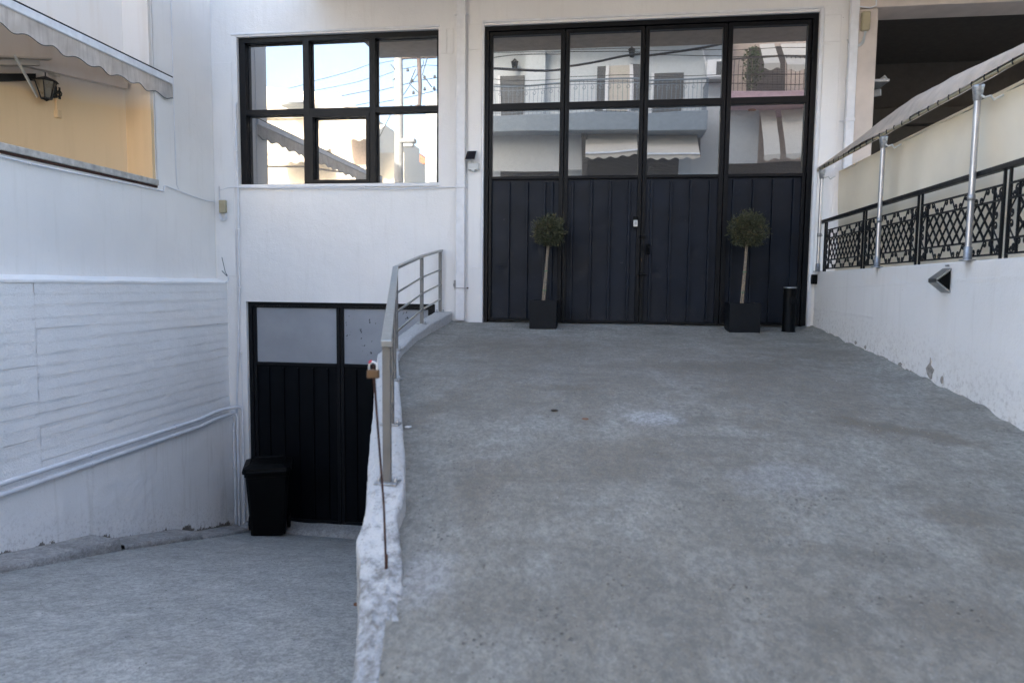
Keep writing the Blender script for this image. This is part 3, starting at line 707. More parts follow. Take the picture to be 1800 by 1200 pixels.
# bent wire end
pipe_run('cable_stub', 'cut dark cable end sticking out of a white elbow under the beige box', 'cable', [UY(384, 495, YF-.03), UY(396, 497, YF-.05), UY(402, 492, YF-.05), UY(400, 485, YF-.05)], .008)
o = tag(MB().tube([UY(400, 485, YF-.05), UY(396, 478, YF-.06), UY(390, 452, YF-.07)], .004, 6).build('cable', 'darkcable'), 'dark frayed cable poking up from the white elbow on the left wall', 'cable')
MB().tube([UY(400, 486, YF-.05), UY(390, 476, YF-.07)], .005, 6).build('cable_strand', 'darkcable', o)
# solar light
p = UY(829, 281, YF-.03); sl = thing('solar_lamp', 'small white solar lamp with tilted black cell above it, left of the gate', 'lamp', (p.x, YF-.02, p.z-.15))
MB().prism([(p.x-.075, YF-.10, p.z-.02), (p.x+.06, YF-.10, p.z-.02), (p.x+.07, YF-.02, p.z+.10), (p.x-.06, YF-.02, p.z+.10)], (0, -.012, .008)).build('solar_panel', 'grey_cap', sl)
MB().prism([(p.x-.066, YF-.114, p.z-.008), (p.x+.052, YF-.114, p.z-.008), (p.x+.061, YF-.036, p.z+.101), (p.x-.051, YF-.036, p.z+.101)], (0, -.003, .002)).build('solar_cell', 'solar', sl)
box('lamp_body', (p.x-.045, YF-.06, p.z-.125), (p.x+.095, YF-.006, p.z-.04), 'grey_cap', sl, .008)
MB().lathe((p.x+.025, YF-.055, p.z-.15), [(0, 0), (.018, .004), (.026, .02), (.026, .03)], 12).build('motion_sensor', 'trim', sl)
box('bracket', (p.x-.01, YF-.03, p.z-.05), (p.x+.02, YF-.004, p.z+.03), 'grey_cap', sl)
# black sensor on right wall near gate
p = UX(1434, 491, XR); p.y = 8.34; o = box('sensor_box', (XR-.055, p.y-.04, p.z-.055), (XR-.004, p.y+.04, p.z+.055), 'plastic', None, .004)
tag(o, 'small black box on the white terrace wall just right of the gate', 'sensor')
# triangular wall light
p = UX(1666, 493, XR); wl = thing('wall_light', 'angular silver and black wall light on the white terrace wall', 'lamp', (XR-.01, p.y, p.z))
tri = [(XR-.004, p.y-.06, p.z+.075), (XR-.11, p.y-.0, p.z+.0), (XR-.004, p.y-.06, p.z-.075)]
for (za, zb_) in ((.075, 0.0), (-.075, 0.0)):
    sgn = 1 if za > 0 else -1
    MB().prism([(XR-.008, p.y-.06, p.z+za), (XR-.10, p.y-.06, p.z+zb_), (XR-.10, p.y-.06, p.z+zb_+.012*sgn), (XR-.008, p.y-.06, p.z+za+.012*sgn)], (0, .13, 0)).build('light_wing', 'steel', wl)
MB().prism([(XR-.008, p.y-.05, p.z+.068), (XR-.08, p.y-.05, p.z), (XR-.008, p.y-.05, p.z-.068)], (0, .11, 0)).build('light_core', 'plastic', wl)
box('mount_plate', (XR-.010, p.y-.02, p.z+.10), (XR-.005, p.y+.03, p.z+.112), 'galv', wl)
# beige junction box top right
p = UY(1519, 40, YF-.03); jb = thing('junction_box', 'beige junction box with looped conduits high on the right pillar', 'junction box', (p.x, YF-.05, p.z-.1))
box('box_cover', (p.x-.045, YF-.10, p.z-.105), (p.x+.045, YF-.045, p.z+.10), 'beige', jb, .01)
for rr in (.085, .068):
    MB().tube([(p.x+.0+(.085-rr), YF-.06, p.z-.10)] + [(p.x-.085+rr*math.cos(t_)+.0, YF-.06, p.z-.20-rr*math.sin(t_)*.8) for t_ in [k_*math.pi/8 for k_ in range(7)]] + [(p.x-.085-rr, YF-.03, p.z-.18)], .008, 7).build('cable_loop', 'grey_cap', jb)
pipe_run('conduit', 'grey white conduit across the pillar head above the right junction box', 'conduit', [UY(1503, 16, YF-.06), UY(1510, 12, YF-.06), UY(1530, 14, YF-.06), UY(1540, 10, YF-.06), UY(1542, -30, YF-.06)], .009)

# ------------------------------------------------------------------ building right of the gate, with the dark covered terrace
rb = thing('terrace_building', 'pinkish building on the right with dark covered terrace and corner pillar', 'building', (6, 9, 1.7))
box('corner_pillar', (XW1+.004, YF-.045, 1.70), (UY(1540, 60, YF).x, YF+.35, 4.64), 'pinkish', rb, .012)
box('beam', (XW1+.004, YF-.06, 4.645), (14, YF+.35, 5.3), 'pinkish', rb, .01)
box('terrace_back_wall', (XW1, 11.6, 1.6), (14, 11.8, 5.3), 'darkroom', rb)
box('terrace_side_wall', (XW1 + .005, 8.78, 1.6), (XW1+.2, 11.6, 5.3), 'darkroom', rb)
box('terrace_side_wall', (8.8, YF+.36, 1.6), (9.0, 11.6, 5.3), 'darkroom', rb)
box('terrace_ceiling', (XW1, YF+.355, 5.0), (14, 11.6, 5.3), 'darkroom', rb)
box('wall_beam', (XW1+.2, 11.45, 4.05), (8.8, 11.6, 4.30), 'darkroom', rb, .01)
box('upper_storeys', (XW1+.004, YF, 5.305), (16, 20, 20), 'pinkish', rb)
box('foundation', (2.73, YF, -2.5), (16, 20, 1.44), 'kerb', rb)
fl = thing('floodlight', 'small twin grey floodlights on the edge of the dark terrace', 'lamp', UY(1541, 150, 8.9))
p = UY(1541, 152, 8.9)
box('light_arm', (2.96, 8.6, p.z-.03), (p.x+.03, 8.92, p.z+.0), 'galv', fl)
for dx, dz, a_ in ((.06, .05, .6), (.0, -.07, -.3)):
    b = MB().beam((p.x+dx-.035, 8.88, p.z+dz-.02), (p.x+dx+.03, 8.84, p.z+dz+.05*a_), .05, .075); b.build('light_head', 'grey_cap', fl, .004)

# ------------------------------------------------------------------ left wall
lwll = thing('side_wall', 'tall white retaining wall left of the lower ramp with board-marked middle', 'wall', (-5.1, 5, -1))
# base part
def P_b(u, v):
    y = lerp(-.6, YF, u); top = interp(y, [-.6, 4.6, 8.42], [-.24, -.245, -.25]) + N3(y*2, 0, 70)*.012 + N3(y*9, 0, 71)*.006
    k = min(1, v/.9); z = lerp(zl(y) - .15, top, k); x = XL3
    if v > .9: x = lerp(XL3, XL2 - .03, (v-.9)/.1)
    x += N3(y*1.5, z*1.5, 72)*.008 + N3(y*9, z*9, 73)*.003
    x += max(0, N3(y*7, z*.35, 74) - .25)*.012
    return (x, y, z)
if True: sheet('wall_base', P_b, 420, 60, 'wall_l', lwll, attr=lambda v: max(0, v.z - zl(v.y) - .04))
# board-marked courses, each a band of its own
nb = 17; z_lo, z_hi = -.30, 1.515; bh = (z_hi-z_lo)/nb
for jx, (ya, yb) in enumerate(((-.6, 2.3), (2.3, 5.34), (5.34, YF))):
    for k in range(nb):
        za = z_lo + k*bh + (random.random()-.5)*.003; off = random.uniform(-.0010, .0010); sl_ = random.uniform(-.005, .005); sd_ = random.random()*50
        def P_bd(u, v):
            y = lerp(ya+.004*(jx > 0), yb, u); z = za + bh*1.0*v + sl_*(u-.5)
            x = XL2 + off + .004*v + N3(y*1.5, z*2, sd_)*.004 + N3(y*10, z*12, sd_)*.0022
            if v > .88: x += .0022 + .006*max(0, N3(y*3.3, k*7, sd_) + .1)           # fin of concrete at the board joint
            return (x, y, z)
        sheet('board_band', P_bd, 90 if jx else 20, 9, 'boards', lwll)
def P_led(u, v):
    y = lerp(-.6, YF, u); z = lerp(1.495, 1.565, v) + N3(y*2.2, 0, 80)*.008; return (lerp(XL2+.012, XL1-.01, max(0, v*1.6-.6)) + N3(y*8, v*4, 81)*.004, y, z)
sheet('ledge', P_led, 200, 8, 'boards', lwll)
def P_u(u, v):
    y = lerp(-.6, YF, u); z = lerp(1.53, 2.60, v); return (XL1 + N3(y*.8, z*.8, 82)*.006 + N3(y*6, z*6, 83)*.0015, y, z)
sheet('upper_wall', P_u, 160, 30, 'wall', lwll)
def P_pier(u, v):
    y = lerp(7.27, YF, u); z = lerp(2.60, 5.6, v); return (XL1 + N3(y*.8, z*.8, 82)*.004*v, y, z)
sheet('pier_face', P_pier, 20, 60, 'wall', lwll)
box('pier', (XL1-.24, 7.27, 2.4), (XL1-.012, YF+.2, 9.0), 'wall', lwll)
box('wall_core', (XL1-.24, -.6, -2.5), (XL1-.014, YF, 2.55), 'wall', lwll)
box('coping', (XL1-.25, -.6, 2.60), (XL1+.028, 7.262, 2.665), 'sill', lwll, .006)
MB().box((XL1-.2, -.6, 2.575), (XL1+.012, 7.255, 2.60)).build('coping_shadow_strip', 'rust', lwll)  # dark strip set under the coping as its shadow line
# cable clipped below coping then across to the facade
pipe_run('cable', 'thin white cable running under the coping of the left wall', 'cable', [(XL1+.02, y_, 2.545 + .008*math.sin(y_*3)) for y_ in [.5+.5*k_ for k_ in range(14)]] + [(XL1+.02, 7.35, 2.55), (XL1+.02, 7.37, 2.62)], .008, clips=[(XL1+.02, y_, 2.545+.008*math.sin(y_*3)) for y_ in (4.5, 5.5, 6.5)])
pipe_run('cable', 'thin white cable sagging from the coping to the facade corner', 'cable', [(XL1+.012, 7.40, 2.62), (XL1+.014, 7.62, 2.60), (XL1+.014, 7.9, 2.57), (XL1+.014, 8.2, 2.55), (XL1+.02, 8.40, 2.56)], .006)
pipe_run('cable', 'thin grey cable running straight down the pier of the left wall', 'cable', [(XL1+.010, 7.60, 5.5), (XL1+.010, 7.60, 3.0), (XL1+.012, 7.61, 2.66), (XL1+.012, 7.66, 2.60)], .005)
# big conduits along the base
def big_pipe(zof, yo, label):
    pts = [(XL3+.035, y_, -.20 + zof) for y_ in (-.5, 2.0, 4.0, 6.0, 7.6)]
    pts += [(XL3+.035, 7.9, -.175+zof), (XL3+.04, 8.10, -.17+zof), (XL3+.045+yo, 8.34, -.17+zof), (XL3+.075+yo, 8.37, -.19+zof), (XL3+.085+yo, 8.37, -.24+zof), (XL3+.085+yo, 8.37, -.8), (XL3+.085+yo, 8.37, -1.74)]
    o = tag(MB().tube(pts, [.023]*7 + [.022, .020, .016, .016, .016], 12).build('conduit', 'pipe'), label, 'conduit', 'white conduits along the left wall')
    for y_ in (2.4, 5.85, 7.15): MB().tube([(XL3+.035, y_-.03, -.20+zof), (XL3+.035, y_+.03, -.20+zof)], .027, 12).build('pipe_joint', 'pipe', o)
    for z_ in (-.5, -1.2): MB().tube([(XL3+.085+yo, 8.37, z_-.02), (XL3+.085+yo, 8.37, z_+.02)], .019, 12).build('pipe_joint', 'pipe', o)
big_pipe(.055, .075, 'upper of the two thick white conduits along the left wall')
big_pipe(-.055+.02, .0, 'lower of the two thick white conduits along the left wall')
pipe_run('conduit', 'short white vertical conduit in the corner between left wall and bin', 'conduit', [(XL3+.03, 8.375, -.34), (XL3+.03, 8.375, -1.0), (XL3+.032, 8.375, -1.72)], .018, clips=[(XL3+.03, 8.375, -.45), (XL3+.03, 8.375, -.95)])

# kerb slabs, each slab a thing of its own
kz = [(1.8, 3.15, -.06, -.33), (3.17, 4.50, -.36, -.66), (4.52, 5.86, -.705, -.975), (5.89, 7.17, -1.05, -1.385), (7.19, 8.40, -1.455, -1.765)]
lab = ['first kerb slab from the street', 'second kerb slab from the street', 'kerb slab third from the street, cut by the left picture edge', 'kerb slab in the middle between the street and the bin', 'last kerb slab, ending at the wheeled bin']
for i, (ya, yb, za, zb_) in enumerate(kz):
    def P_k(u, v):
        y = lerp(ya, yb, u); w_ = .31 + N3(y*2, 0, 90)*.02
        if v <= .75: x = lerp(XL3-.03, XL3+w_, v/.75); z = lerp(za, zb_, u) + (1-v)*.035
        else: x = XL3 + w_ + .008; z = lerp(lerp(za, zb_, u), zl(y)-.05, (v-.75)/.25)
        if u > .985: z -= (0 if u < 1 else .13)
        return (x + N3(y*9, v*3, 91)*.004, y, z + N3(y*5, x*5, 92)*.006 + N3(y*18, x*18, 92)*.003)
    tag(sheet('kerb_slab', P_k, 60, 16, 'kerb'), 'grey concrete ' + lab[i], 'kerb', 'kerb slabs beside the lower ramp')

# ------------------------------------------------------------------ ochre house with awning at left
hs = thing('ochre_house', 'ochre and white house behind the left wall under the awning', 'house', (-6, 6, 2.6))
kx = UY(224, 300, 7.22); dv = ray(1800, 500); dv = Vector((dv.x, dv.y, 0)).normalized()
A = Vector((kx.x, 7.22, 0)); Bp = A - dv*7
def wallseg(p, q, z0, z1, th, name, mat, n=1):
    d = (q-p).normalized(); nn = Vector((-d.y, d.x, 0)) * th
    return MB().prism([(p.x, p.y, z0), (q.x, q.y, z0), (q.x+nn.x, q.y+nn.y, z0), (p.x+nn.x, p.y+nn.y, z0)], (0, 0, z1-z0)).build(name, mat, hs)
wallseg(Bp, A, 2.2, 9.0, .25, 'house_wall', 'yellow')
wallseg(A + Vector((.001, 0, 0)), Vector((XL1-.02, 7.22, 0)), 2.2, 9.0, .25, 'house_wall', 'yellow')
nv = Vector((dv.y, -dv.x, 0))
p1 = UY(0, 85, 5.9); zc = 3.66
MB().prism([tuple(Bp + nv*0), tuple(A), tuple(A + nv*.07), tuple(Bp + nv*.07)], (0, 0, .06)).v
cm = MB(); pts = [Bp + nv*.002, A + nv*.002, A + nv*.08, Bp + nv*.08]
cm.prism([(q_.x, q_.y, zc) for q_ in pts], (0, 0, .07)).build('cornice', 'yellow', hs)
box('veranda_floor', (-12, -.6, 2.3), (XL1-.25, 7.2, 2.5), 'kerb', hs)
# house things: lamp, small sign box, inner shelter
def onw(px, py):      # point on the oblique wall plane
    d = ray(px, py); tt = (A - CO).dot(nv) / d.dot(nv); return CO + d*tt
p = onw(97, 163); wln = thing('wall_lantern', 'black hexagonal lantern on a bracket on the ochre wall', 'lantern', p)
box('back_plate', (p.x-.03, p.y-.03, p.z-.06), (p.x+.03, p.y+.04, p.z+.06), 'iron', wln)
lc = p + nv*.13 - dv*.13; lc.z = onw(84, 150).z - .07
MB().tube([p + Vector((0, 0, -.03)), p + nv*.1 + Vector((0, 0, .0)), lc + Vector((0, 0, -.11))], .010, 6).build('bracket_arm', 'iron', wln)
MB().tube([p + nv*.10 + Vector((.0, 0, -.0)) + Vector((.03*math.sin(t_), 0, -.03+.03*math.cos(t_))) for t_ in [k_*.7 for k_ in range(8)]], .006, 5).build('bracket_scroll', 'iron', wln)
hexa = lambda r, z: [(lc.x + r*math.cos(k_*math.pi/3), lc.y + r*math.sin(k_*math.pi/3), lc.z + z) for k_ in range(6)]
b = MB(); lo_, hi_ = hexa(.05, -.10), hexa(.098, .07)
for k_ in range(6): b.beam(lo_[k_], hi_[k_], .009, .009); b.beam(hi_[k_], hi_[(k_+1) % 6], .010, .010); b.beam(lo_[k_], lo_[(k_+1) % 6], .010, .010)
b.build('lantern_frame', 'iron', wln)
lo_, hi_ = hexa(.046, -.098), hexa(.093, .068)
for k_ in range(6): MB().prism([lo_[k_], lo_[(k_+1) % 6], hi_[(k_+1) % 6], hi_[k_]], (0, 0, .001)).build('lantern_pane', 'amber', wln)
b = MB(); rim = hexa(.125, .07); b.add(rim + [(lc.x, lc.y, lc.z+.125)] + [(lc.x, lc.y, lc.z+.069)], [(k_, (k_+1) % 6, 6) for k_ in range(6)] + [((k_+1) % 6, k_, 7) for k_ in range(6)])
b.tube([(lc.x, lc.y, lc.z+.12), (lc.x, lc.y, lc.z+.16)], .006, 6); b.build('lantern_roof', 'iron', wln)
MB().add(hexa(.05, -.10) + [(lc.x, lc.y, lc.z-.13)], [(k_, (k_+1) % 6, 6) for k_ in range(6)]).build('lantern_base', 'iron', wln)
p = onw(95, 126); MB().box((p.x-.04, p.y-.05, p.z-.05), (p.x+.05, p.y+.03, p.z+.05)).build('meter_box', 'ocream', hs, .006)
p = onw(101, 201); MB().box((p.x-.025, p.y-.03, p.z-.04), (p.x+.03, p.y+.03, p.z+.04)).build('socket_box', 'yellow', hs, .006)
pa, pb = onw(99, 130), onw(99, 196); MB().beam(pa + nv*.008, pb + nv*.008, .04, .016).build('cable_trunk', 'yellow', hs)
# dark window band and small inner awning
pa, pb = onw(-60, 131), onw(60, 131); q0, q1 = onw(-60, 146), onw(60, 143)
MB().prism([pa + nv*.02, pb + nv*.02, q1 + nv*.02, q0 + nv*.02], nv*.03).build('window', 'black2', hs)
ia = thing('window_awning', 'small folded cream awning over the ochre house window', 'awning', onw(30, 120))
MB().beam(onw(-60, 113) + nv*.10, onw(60, 115) + nv*.10, .10, .05).build('awning_box', 'ocream', ia)
MB().beam(onw(-60, 104) + nv*.16, onw(78, 110) + nv*.16, .10, .012).build('awning_roof', 'ocream', ia)
MB().beam(onw(6, 108) + nv*.30, onw(62, 172) + nv*.06, .012, .03).build('support_arm', 'grey_cap', ia)

# big awning along the left wall
aw = thing('large_awning', 'large grey beige awning with scalloped valance over the left wall', 'awning', (XL1, 5, 3.8))
zA = 3.84; y_a, y_b = UX(299, 150, XL1).y + .02, 2.2
MB().box((XL1-.03, y_b, zA-.035), (XL1+.03, y_a, zA+.045)).build('front_bar', 'awning_bar', aw, .008)
MB().box((XL1-.034, y_b, zA+.047), (XL1+.026, y_a, zA+.058)).build('bar_lip', 'black2', aw)
def P_val(u, v):
    y = lerp(y_a, y_b, u); sc_ = .019*math.cos(2*math.pi*(y_a-y)/.29) + .012*N3(y*1.5, 0, 98)
    z = lerp(zA-.03, zA-.205 + sc_, v); x = XL1 + .012 + (.016*math.sin(2*math.pi*(y_a-y)/.58+.6) + .02*N3(y*2.3, 1, 99))*v
    return (x, y, z)
sheet('valance', P_val, 420, 12, 'awning', aw)
MB().tube([P_val(u_/280, 1.0) for u_ in range(281)], .004, 5).build('valance_piping', 'darkcable', aw)
def P_aw(u, v):
    y = lerp(y_a, y_b, u); f = Vector((XL1-.02, y, zA+.01)); s_ = (XL1 - .02 - (Bp.x)); 
    bx = min(A.x, A.x - (A.y - min(y, A.y)) * dv.x/dv.y) - .02
    tx = lerp(f.x, bx, v); return (tx, y, lerp(zA, zA + (XL1-bx)*.42, v) - .03*math.sin(v*math.pi))
sheet('canopy_fabric', P_aw, 60, 12, 'awning_under', aw)
for y_ in (6.3, 3.0):
    bx = A.x - (A.y - y_) * dv.x/dv.y
    MB().tube([(XL1-.05, y_, zA-.02), ((XL1+bx)/2, y_+.25, zA+.12), (bx+.02, y_, zA+.2)], .02, 8).build('folding_arm', 'awning_bar', aw)

# unseen mass behind, left; tall part added to keep sun off the house opposite
nbh = MB().box((-16, 9.2, -2.5), (-9, 20, 11)).box((-8.999, 9.2, -2.5), (XL1-.25, 20, 20)).build('unseen_sun_blocker', 'owhite'); tag(nbh, 'unseen pale block behind the left wall, raised to block the sun', 'building')

# ------------------------------------------------------------------ handrail
PY = [3.0, 3.75, 4.72, 5.88, 7.35, 8.36]; PX = [-.985, -1.209, -1.499, -1.845, -2.01, -2.05]
def ztop(y): return interp(y, [3.0, 5.88, 8.36], [1.245, 1.655, 1.935])
hr = thing('handrail', 'brushed steel handrail on the low wall between the ramps', 'railing', (-1.5, 5, .8))
tops = []
for i, (x, y) in enumerate(zip(PX, PY)):
    zb_ = zrs(y) + cT(y) - .004; ang = math.atan2(PX[1]-PX[0], PY[1]-PY[0]) if i < 4 else math.atan2(-.2, 2.5)
    b = MB().beam((x, y, zb_), (x, y, ztop(y)-.008), .038, .022, Vector((0, 1, 0))); po = b.build('post', 'steel_post', hr, .002)
    MB().box((x-.055, y-.04, zb_), (x+.055, y+.04, zb_+.010)).build('base_plate', 'galv', po, .002)
    for s_ in (-.04, .04):
        MB().lathe((x+s_, y+(.0), zb_+.010), [(0, .022), (.009, .022), (.009, 0)], 8).build('anchor_bolt', 'galv', po)
    tops.append(Vector((x, y, ztop(y))))
def rail(name, pts, w_, h_, mat):
    b = MB(); vs = []
    for i, p in enumerate(pts):
        d = (pts[min(i+1, len(pts)-1)] - pts[max(i-1, 0)]); d.z = 0; d.normalize(); r_ = Vector((d.y, -d.x, 0))*w_/2; u_ = Vector((0, 0, h_/2))
        vs += [p-r_-u_, p+r_-u_, p+r_+u_, p-r_+u_]
    fs = [(4*i+j, 4*i+(j+1) % 4, 4*i+4+(j+1) % 4, 4*i+4+j) for i in range(len(pts)-1) for j in range(4)] + [(0, 1, 2, 3), tuple(range(len(vs)-4, len(vs)))[::-1]]
    b.add(vs, fs); return b.build(name, mat, hr, .003)
start = tops[0] + (tops[0]-tops[1]).normalized()*.05
rail('top_rail', [start] + [tops[3]], .05, .03, 'steel')
rail('top_rail', [tops[3] + Vector((0, .001, 0)), tops[4], tops[5] + (tops[5]-tops[4]).normalized()*.06], .046, .026, 'steel')
for fr in (.31, .55, .79):
    def at(i): y = PY[i]; zb_ = zrs(y)+cT(y); return Vector((PX[i], y, lerp(ztop(y), zb_, fr)))
    rail('mid_rail', [at(0), at(3)], .018, .018, 'steel'); rail('mid_rail', [at(3)+Vector((0, .001, 0)), at(4), at(5)], .018, .018, 'steel')

# rusty rod with padlock
sb = Vector((-.80, 2.42, zrs(2.42)+.05)); st = UY(656, 640, 2.45)
rod = thing('iron_rod', 'thin rusty iron rod standing in the end of the low wall', 'rod', sb)
MB().tube([sb - Vector((0, 0, .04)), lerp(sb, st, .3) + Vector((.006, 0, 0)), lerp(sb, st, .7) + Vector((.002, 0, 0)), st], .0046, 8).build('rod_shaft', 'rust', rod)
MB().tube([sb - Vector((0, 0, .02)), sb + Vector((0, 0, .05))], .0065, 8).build('rod_tip', 'rust', rod)
MB().tube([lerp(sb, st, .86), lerp(sb, st, .93)], .0058, 8).build('brass_sleeve', 'rust', rod)
pc = UY(656, 657, 2.43); pk = thing('padlock', 'brass padlock with chrome shackle hanging on top of the rusty rod', 'padlock', pc - Vector((0, 0, .015)))
box('lock_body', (pc.x-.022, pc.y-.012, pc.z-.016), (pc.x+.022, pc.y+.012, pc.z+.016), 'brass', pk, .003)
MB().tube([(pc.x-.015, pc.y, pc.z+.012)] + [(pc.x-.015*math.cos(t_), pc.y, pc.z+.028+.017*math.sin(t_)) for t_ in [k_*math.pi/8 for k_ in range(9)]] + [(pc.x+.015, pc.y, pc.z+.012)], .0042, 8).build('shackle', 'chrome', pk)
MB().tube([(pc.x-.017*math.cos(t_), pc.y-.001, pc.z+.030+.019*math.sin(t_)) for t_ in [.5+k_*.2 for k_ in range(5)]], .0050, 7).build('red_sleeve', 'red', pk)

# ------------------------------------------------------------------ topiaries
def topiary(cx, cy, zg, sc_, pw, ph, rc, htop, lean, label):
    t_ = thing('topiary_tree', label, 'potted tree', (cx, cy, zg), 'ball topiaries in front of the gate')
    b = MB(); w0, w1 = pw/2*.97, pw/2
    b.add([(cx-w0, cy-w0, zg), (cx+w0, cy-w0, zg), (cx+w0, cy+w0, zg), (cx-w0, cy+w0, zg), (cx-w1, cy-w1, zg+ph), (cx+w1, cy-w1, zg+ph), (cx+w1, cy+w1, zg+ph), (cx-w1, cy+w1, zg+ph),
           (cx-w1+.018, cy-w1+.018, zg+ph), (cx+w1-.018, cy-w1+.018, zg+ph), (cx+w1-.018, cy+w1-.018, zg+ph), (cx-w1+.018, cy+w1-.018, zg+ph),
           (cx-w1+.018, cy-w1+.018, zg+ph-.05), (cx+w1-.018, cy-w1+.018, zg+ph-.05), (cx+w1-.018, cy+w1-.018, zg+ph-.05), (cx-w1+.018, cy+w1-.018, zg+ph-.05)],
          [(3, 2, 1, 0), (0, 1, 5, 4), (1, 2, 6, 5), (2, 3, 7, 6), (3, 0, 4, 7), (4, 5, 9, 8), (5, 6, 10, 9), (6, 7, 11, 10), (7, 4, 8, 11), (8, 9, 13, 12), (9, 10, 14, 13), (10, 11, 15, 14), (11, 8, 12, 15)])
    b.build('pot', 'planter', t_, .003)
    def P_s(u, v): x = lerp(cx-w1+.016, cx+w1-.016, u); y = lerp(cy-w1+.016, cy+w1-.016, v); return (x, y, zg+ph-.03+N3(x*25, y*25, 2)*.012)
    sheet('soil', P_s, 14, 14, 'soil', t_)
    zc = zg + htop - rc; b0 = Vector((cx-.01, cy, zg+ph-.04)); b1 = Vector((cx+lean, cy, zc))
    b = MB()
    for k_, o_ in enumerate((-.012, .010)):
        b.tube([b0 + Vector((o_, 0, 0)), lerp(b0, b1, .3) + Vector((o_*.8 + .004*math.sin(k_*3), .005*k_, 0)), lerp(b0, b1, .65) + Vector((o_*.5, 0, 0)), b1 + Vector((o_, 0, 0))], [.012, .011, .010, .007], 8)
    rnd = random.Random(int(cx*100)+5)
    for k_ in range(26):
        d = Vector((rnd.gauss(0, 1), rnd.gauss(0, 1), rnd.gauss(.2, .8))).normalized(); s0 = b1 - Vector((0, 0, rc*.5*rnd.random()))
        b.tube([s0, s0 + d*rc*.45 + Vector((0, 0, .02)), b1 + d*rc*.86], [.005, .0035, .0015], 5, False)
    b.build('trunk', 'bark', t_)
    for f_ in (.18, .45, .88):
        q_ = lerp(b0, b1, f_); MB().lathe((q_.x, q_.y, q_.z), [(.022, 0), (.025, .004), (.022, .009)], 10).build('tie', 'tie', t_)
    vs = []; fs = []
    for k_ in range(3300):
        d = Vector((rnd.gauss(0, 1), rnd.gauss(0, 1), rnd.gauss(0, 1))).normalized()
        bl = 1 + .26*N3(d.x*2.2+cx, d.y*2.2, d.z*2.2) + .14*N3(d.x*6, d.y*6, d.z*6+cx)
        rr = rc*bl*(rnd.random()**.33)*.98
        if k_ % 14 == 0: rr = rc*(1 + rnd.random()*.17)
        p = b1 + d*rr
        if p.z < zc - rc*.82: p.z = zc - rc*.82 + rnd.random()*.03
        ax = (d*.9 + Vector((rnd.gauss(0, .6), rnd.gauss(0, .6), rnd.gauss(.35, .6)))).normalized()
        sd_ = ax.cross(Vector((rnd.gauss(0, 1), rnd.gauss(0, 1), rnd.gauss(0, 1)))).normalized()
        L, W = rnd.uniform(.026, .046), rnd.uniform(.0045, .0078); o_ = len(vs); up_ = ax.cross(sd_)*.003
        vs += [p, p + ax*L*.5 + sd_*W + up_, p + ax*L, p + ax*L*.5 - sd_*W + up_]; fs.append((o_, o_+1, o_+2, o_+3))
    b = MB(); b.add(vs, fs); me = bpy.data.meshes.new('crown'); me.from_pydata([v-b1 for v in b.v], [], b.f); me.materials.append(M['leaf']); me.update()
    o = bpy.data.objects.new('crown', me); C.objects.link(o); place(o, b1, t_)
pa = UY(958, 578, 8.15)
topiary(-.725, 8.15, zrs(8.15)-.012, 1, .325,   .335, .183, 1.325, .05, 'left ball topiary with twin brown stem in a square charcoal pot')
topiary(1.56, 8.12, zrs(8.12)-.012, 1, .345, .335, .200, 1.355, .03, 'right ball topiary with larger round crown beside the ashtray bin')

# ashtray bin
ax_, ay_, az_ = 2.075, 8.13, zrs(8.13)-.004
ab = thing('ashtray_bin', 'slim black cylindrical ashtray bin with steel rim right of the gate', 'ashtray bin', (ax_, ay_, az_))
MB().lathe((ax_, ay_, az_), [(0, 0), (.078, 0), (.078, .012), (.070, .018), (.067, .50)], 28).build('bin_body', 'plastic', ab)
MB().lathe((ax_, ay_, az_+.498), [(.071, 0), (.073, .004), (.071, .014), (.058, .014), (.056, -.01), (0, -.015)], 28).build('steel_rim', 'galv', ab)
b = MB(); hc = Vector((ax_+.018, ay_, az_+.365))
def onc(dx, dz): 
    x = hc.x + dx - ax_; return (ax_+x, ay_ - math.sqrt(max(0, .0705**2 - x*x)) - .0012, hc.z+dz)
ring = [onc(.036*math.cos(k_*math.pi/12), .042*math.sin(k_*math.pi/12)) for k_ in range(24)]
MB().tube(ring + ring[:1], .003, 6).build('opening_rim', 'plastic', ab)
b.add([onc(.033*math.cos(k_*math.pi/12), .039*math.sin(k_*math.pi/12)) for k_ in range(24)] + [onc(0, 0)], [(k_, (k_+1) % 24, 24) for k_ in range(24)]).build('opening', 'black2', ab)

# wheeled bin
wx0, wx1, wy0, wy1 = -4.40, -3.95, 7.62, 8.10
wbn = thing('wheeled_bin', 'black plastic wheeled bin with lid in front of the basement gate', 'bin', (-4.2, 7.9, -1.66))
zf = -1.66; rotb = Matrix.Rotation(R(24), 4, 'Z'); cb = Vector((-4.20, 8.02, zf))
def W(x, y, z): return cb + rotb @ Vector((x, y, z))
def ring_(w_, d_, z, c_=.035):
    return [W(sx*(w_/2-(c_ if a_ else 0)), sy*(d_/2-(0 if a_ else c_)), z) for sx, sy, a_ in ((-1, -1, 0), (-1, -1, 1), (1, -1, 1), (1, -1, 0), (1, 1, 0), (1, 1, 1), (-1, 1, 1), (-1, 1, 0))]
b = MB(); prof = [(.40, .40, .02), (.41, .42, .04), (.50, .52, .78), (.53, .55, .79), (.53, .55, .83)]; vs = []
for w_, d_, z in prof: vs += ring_(w_, d_, z)
b.add(vs, [(8*i+j, 8*i+(j+1) % 8, 8*i+8+(j+1) % 8, 8*i+8+j) for i in range(len(prof)-1) for j in range(8)] + [tuple(range(8))[::-1]]).build('bin_body', 'plastic', wbn)
b = MB(); vs = []
for w_, d_, z in ((.57, .59, .835), (.58, .60, .86), (.56, .58, .90), (.42, .43, .935), (.40, .41, .925)): vs += ring_(w_, d_, z, .05)
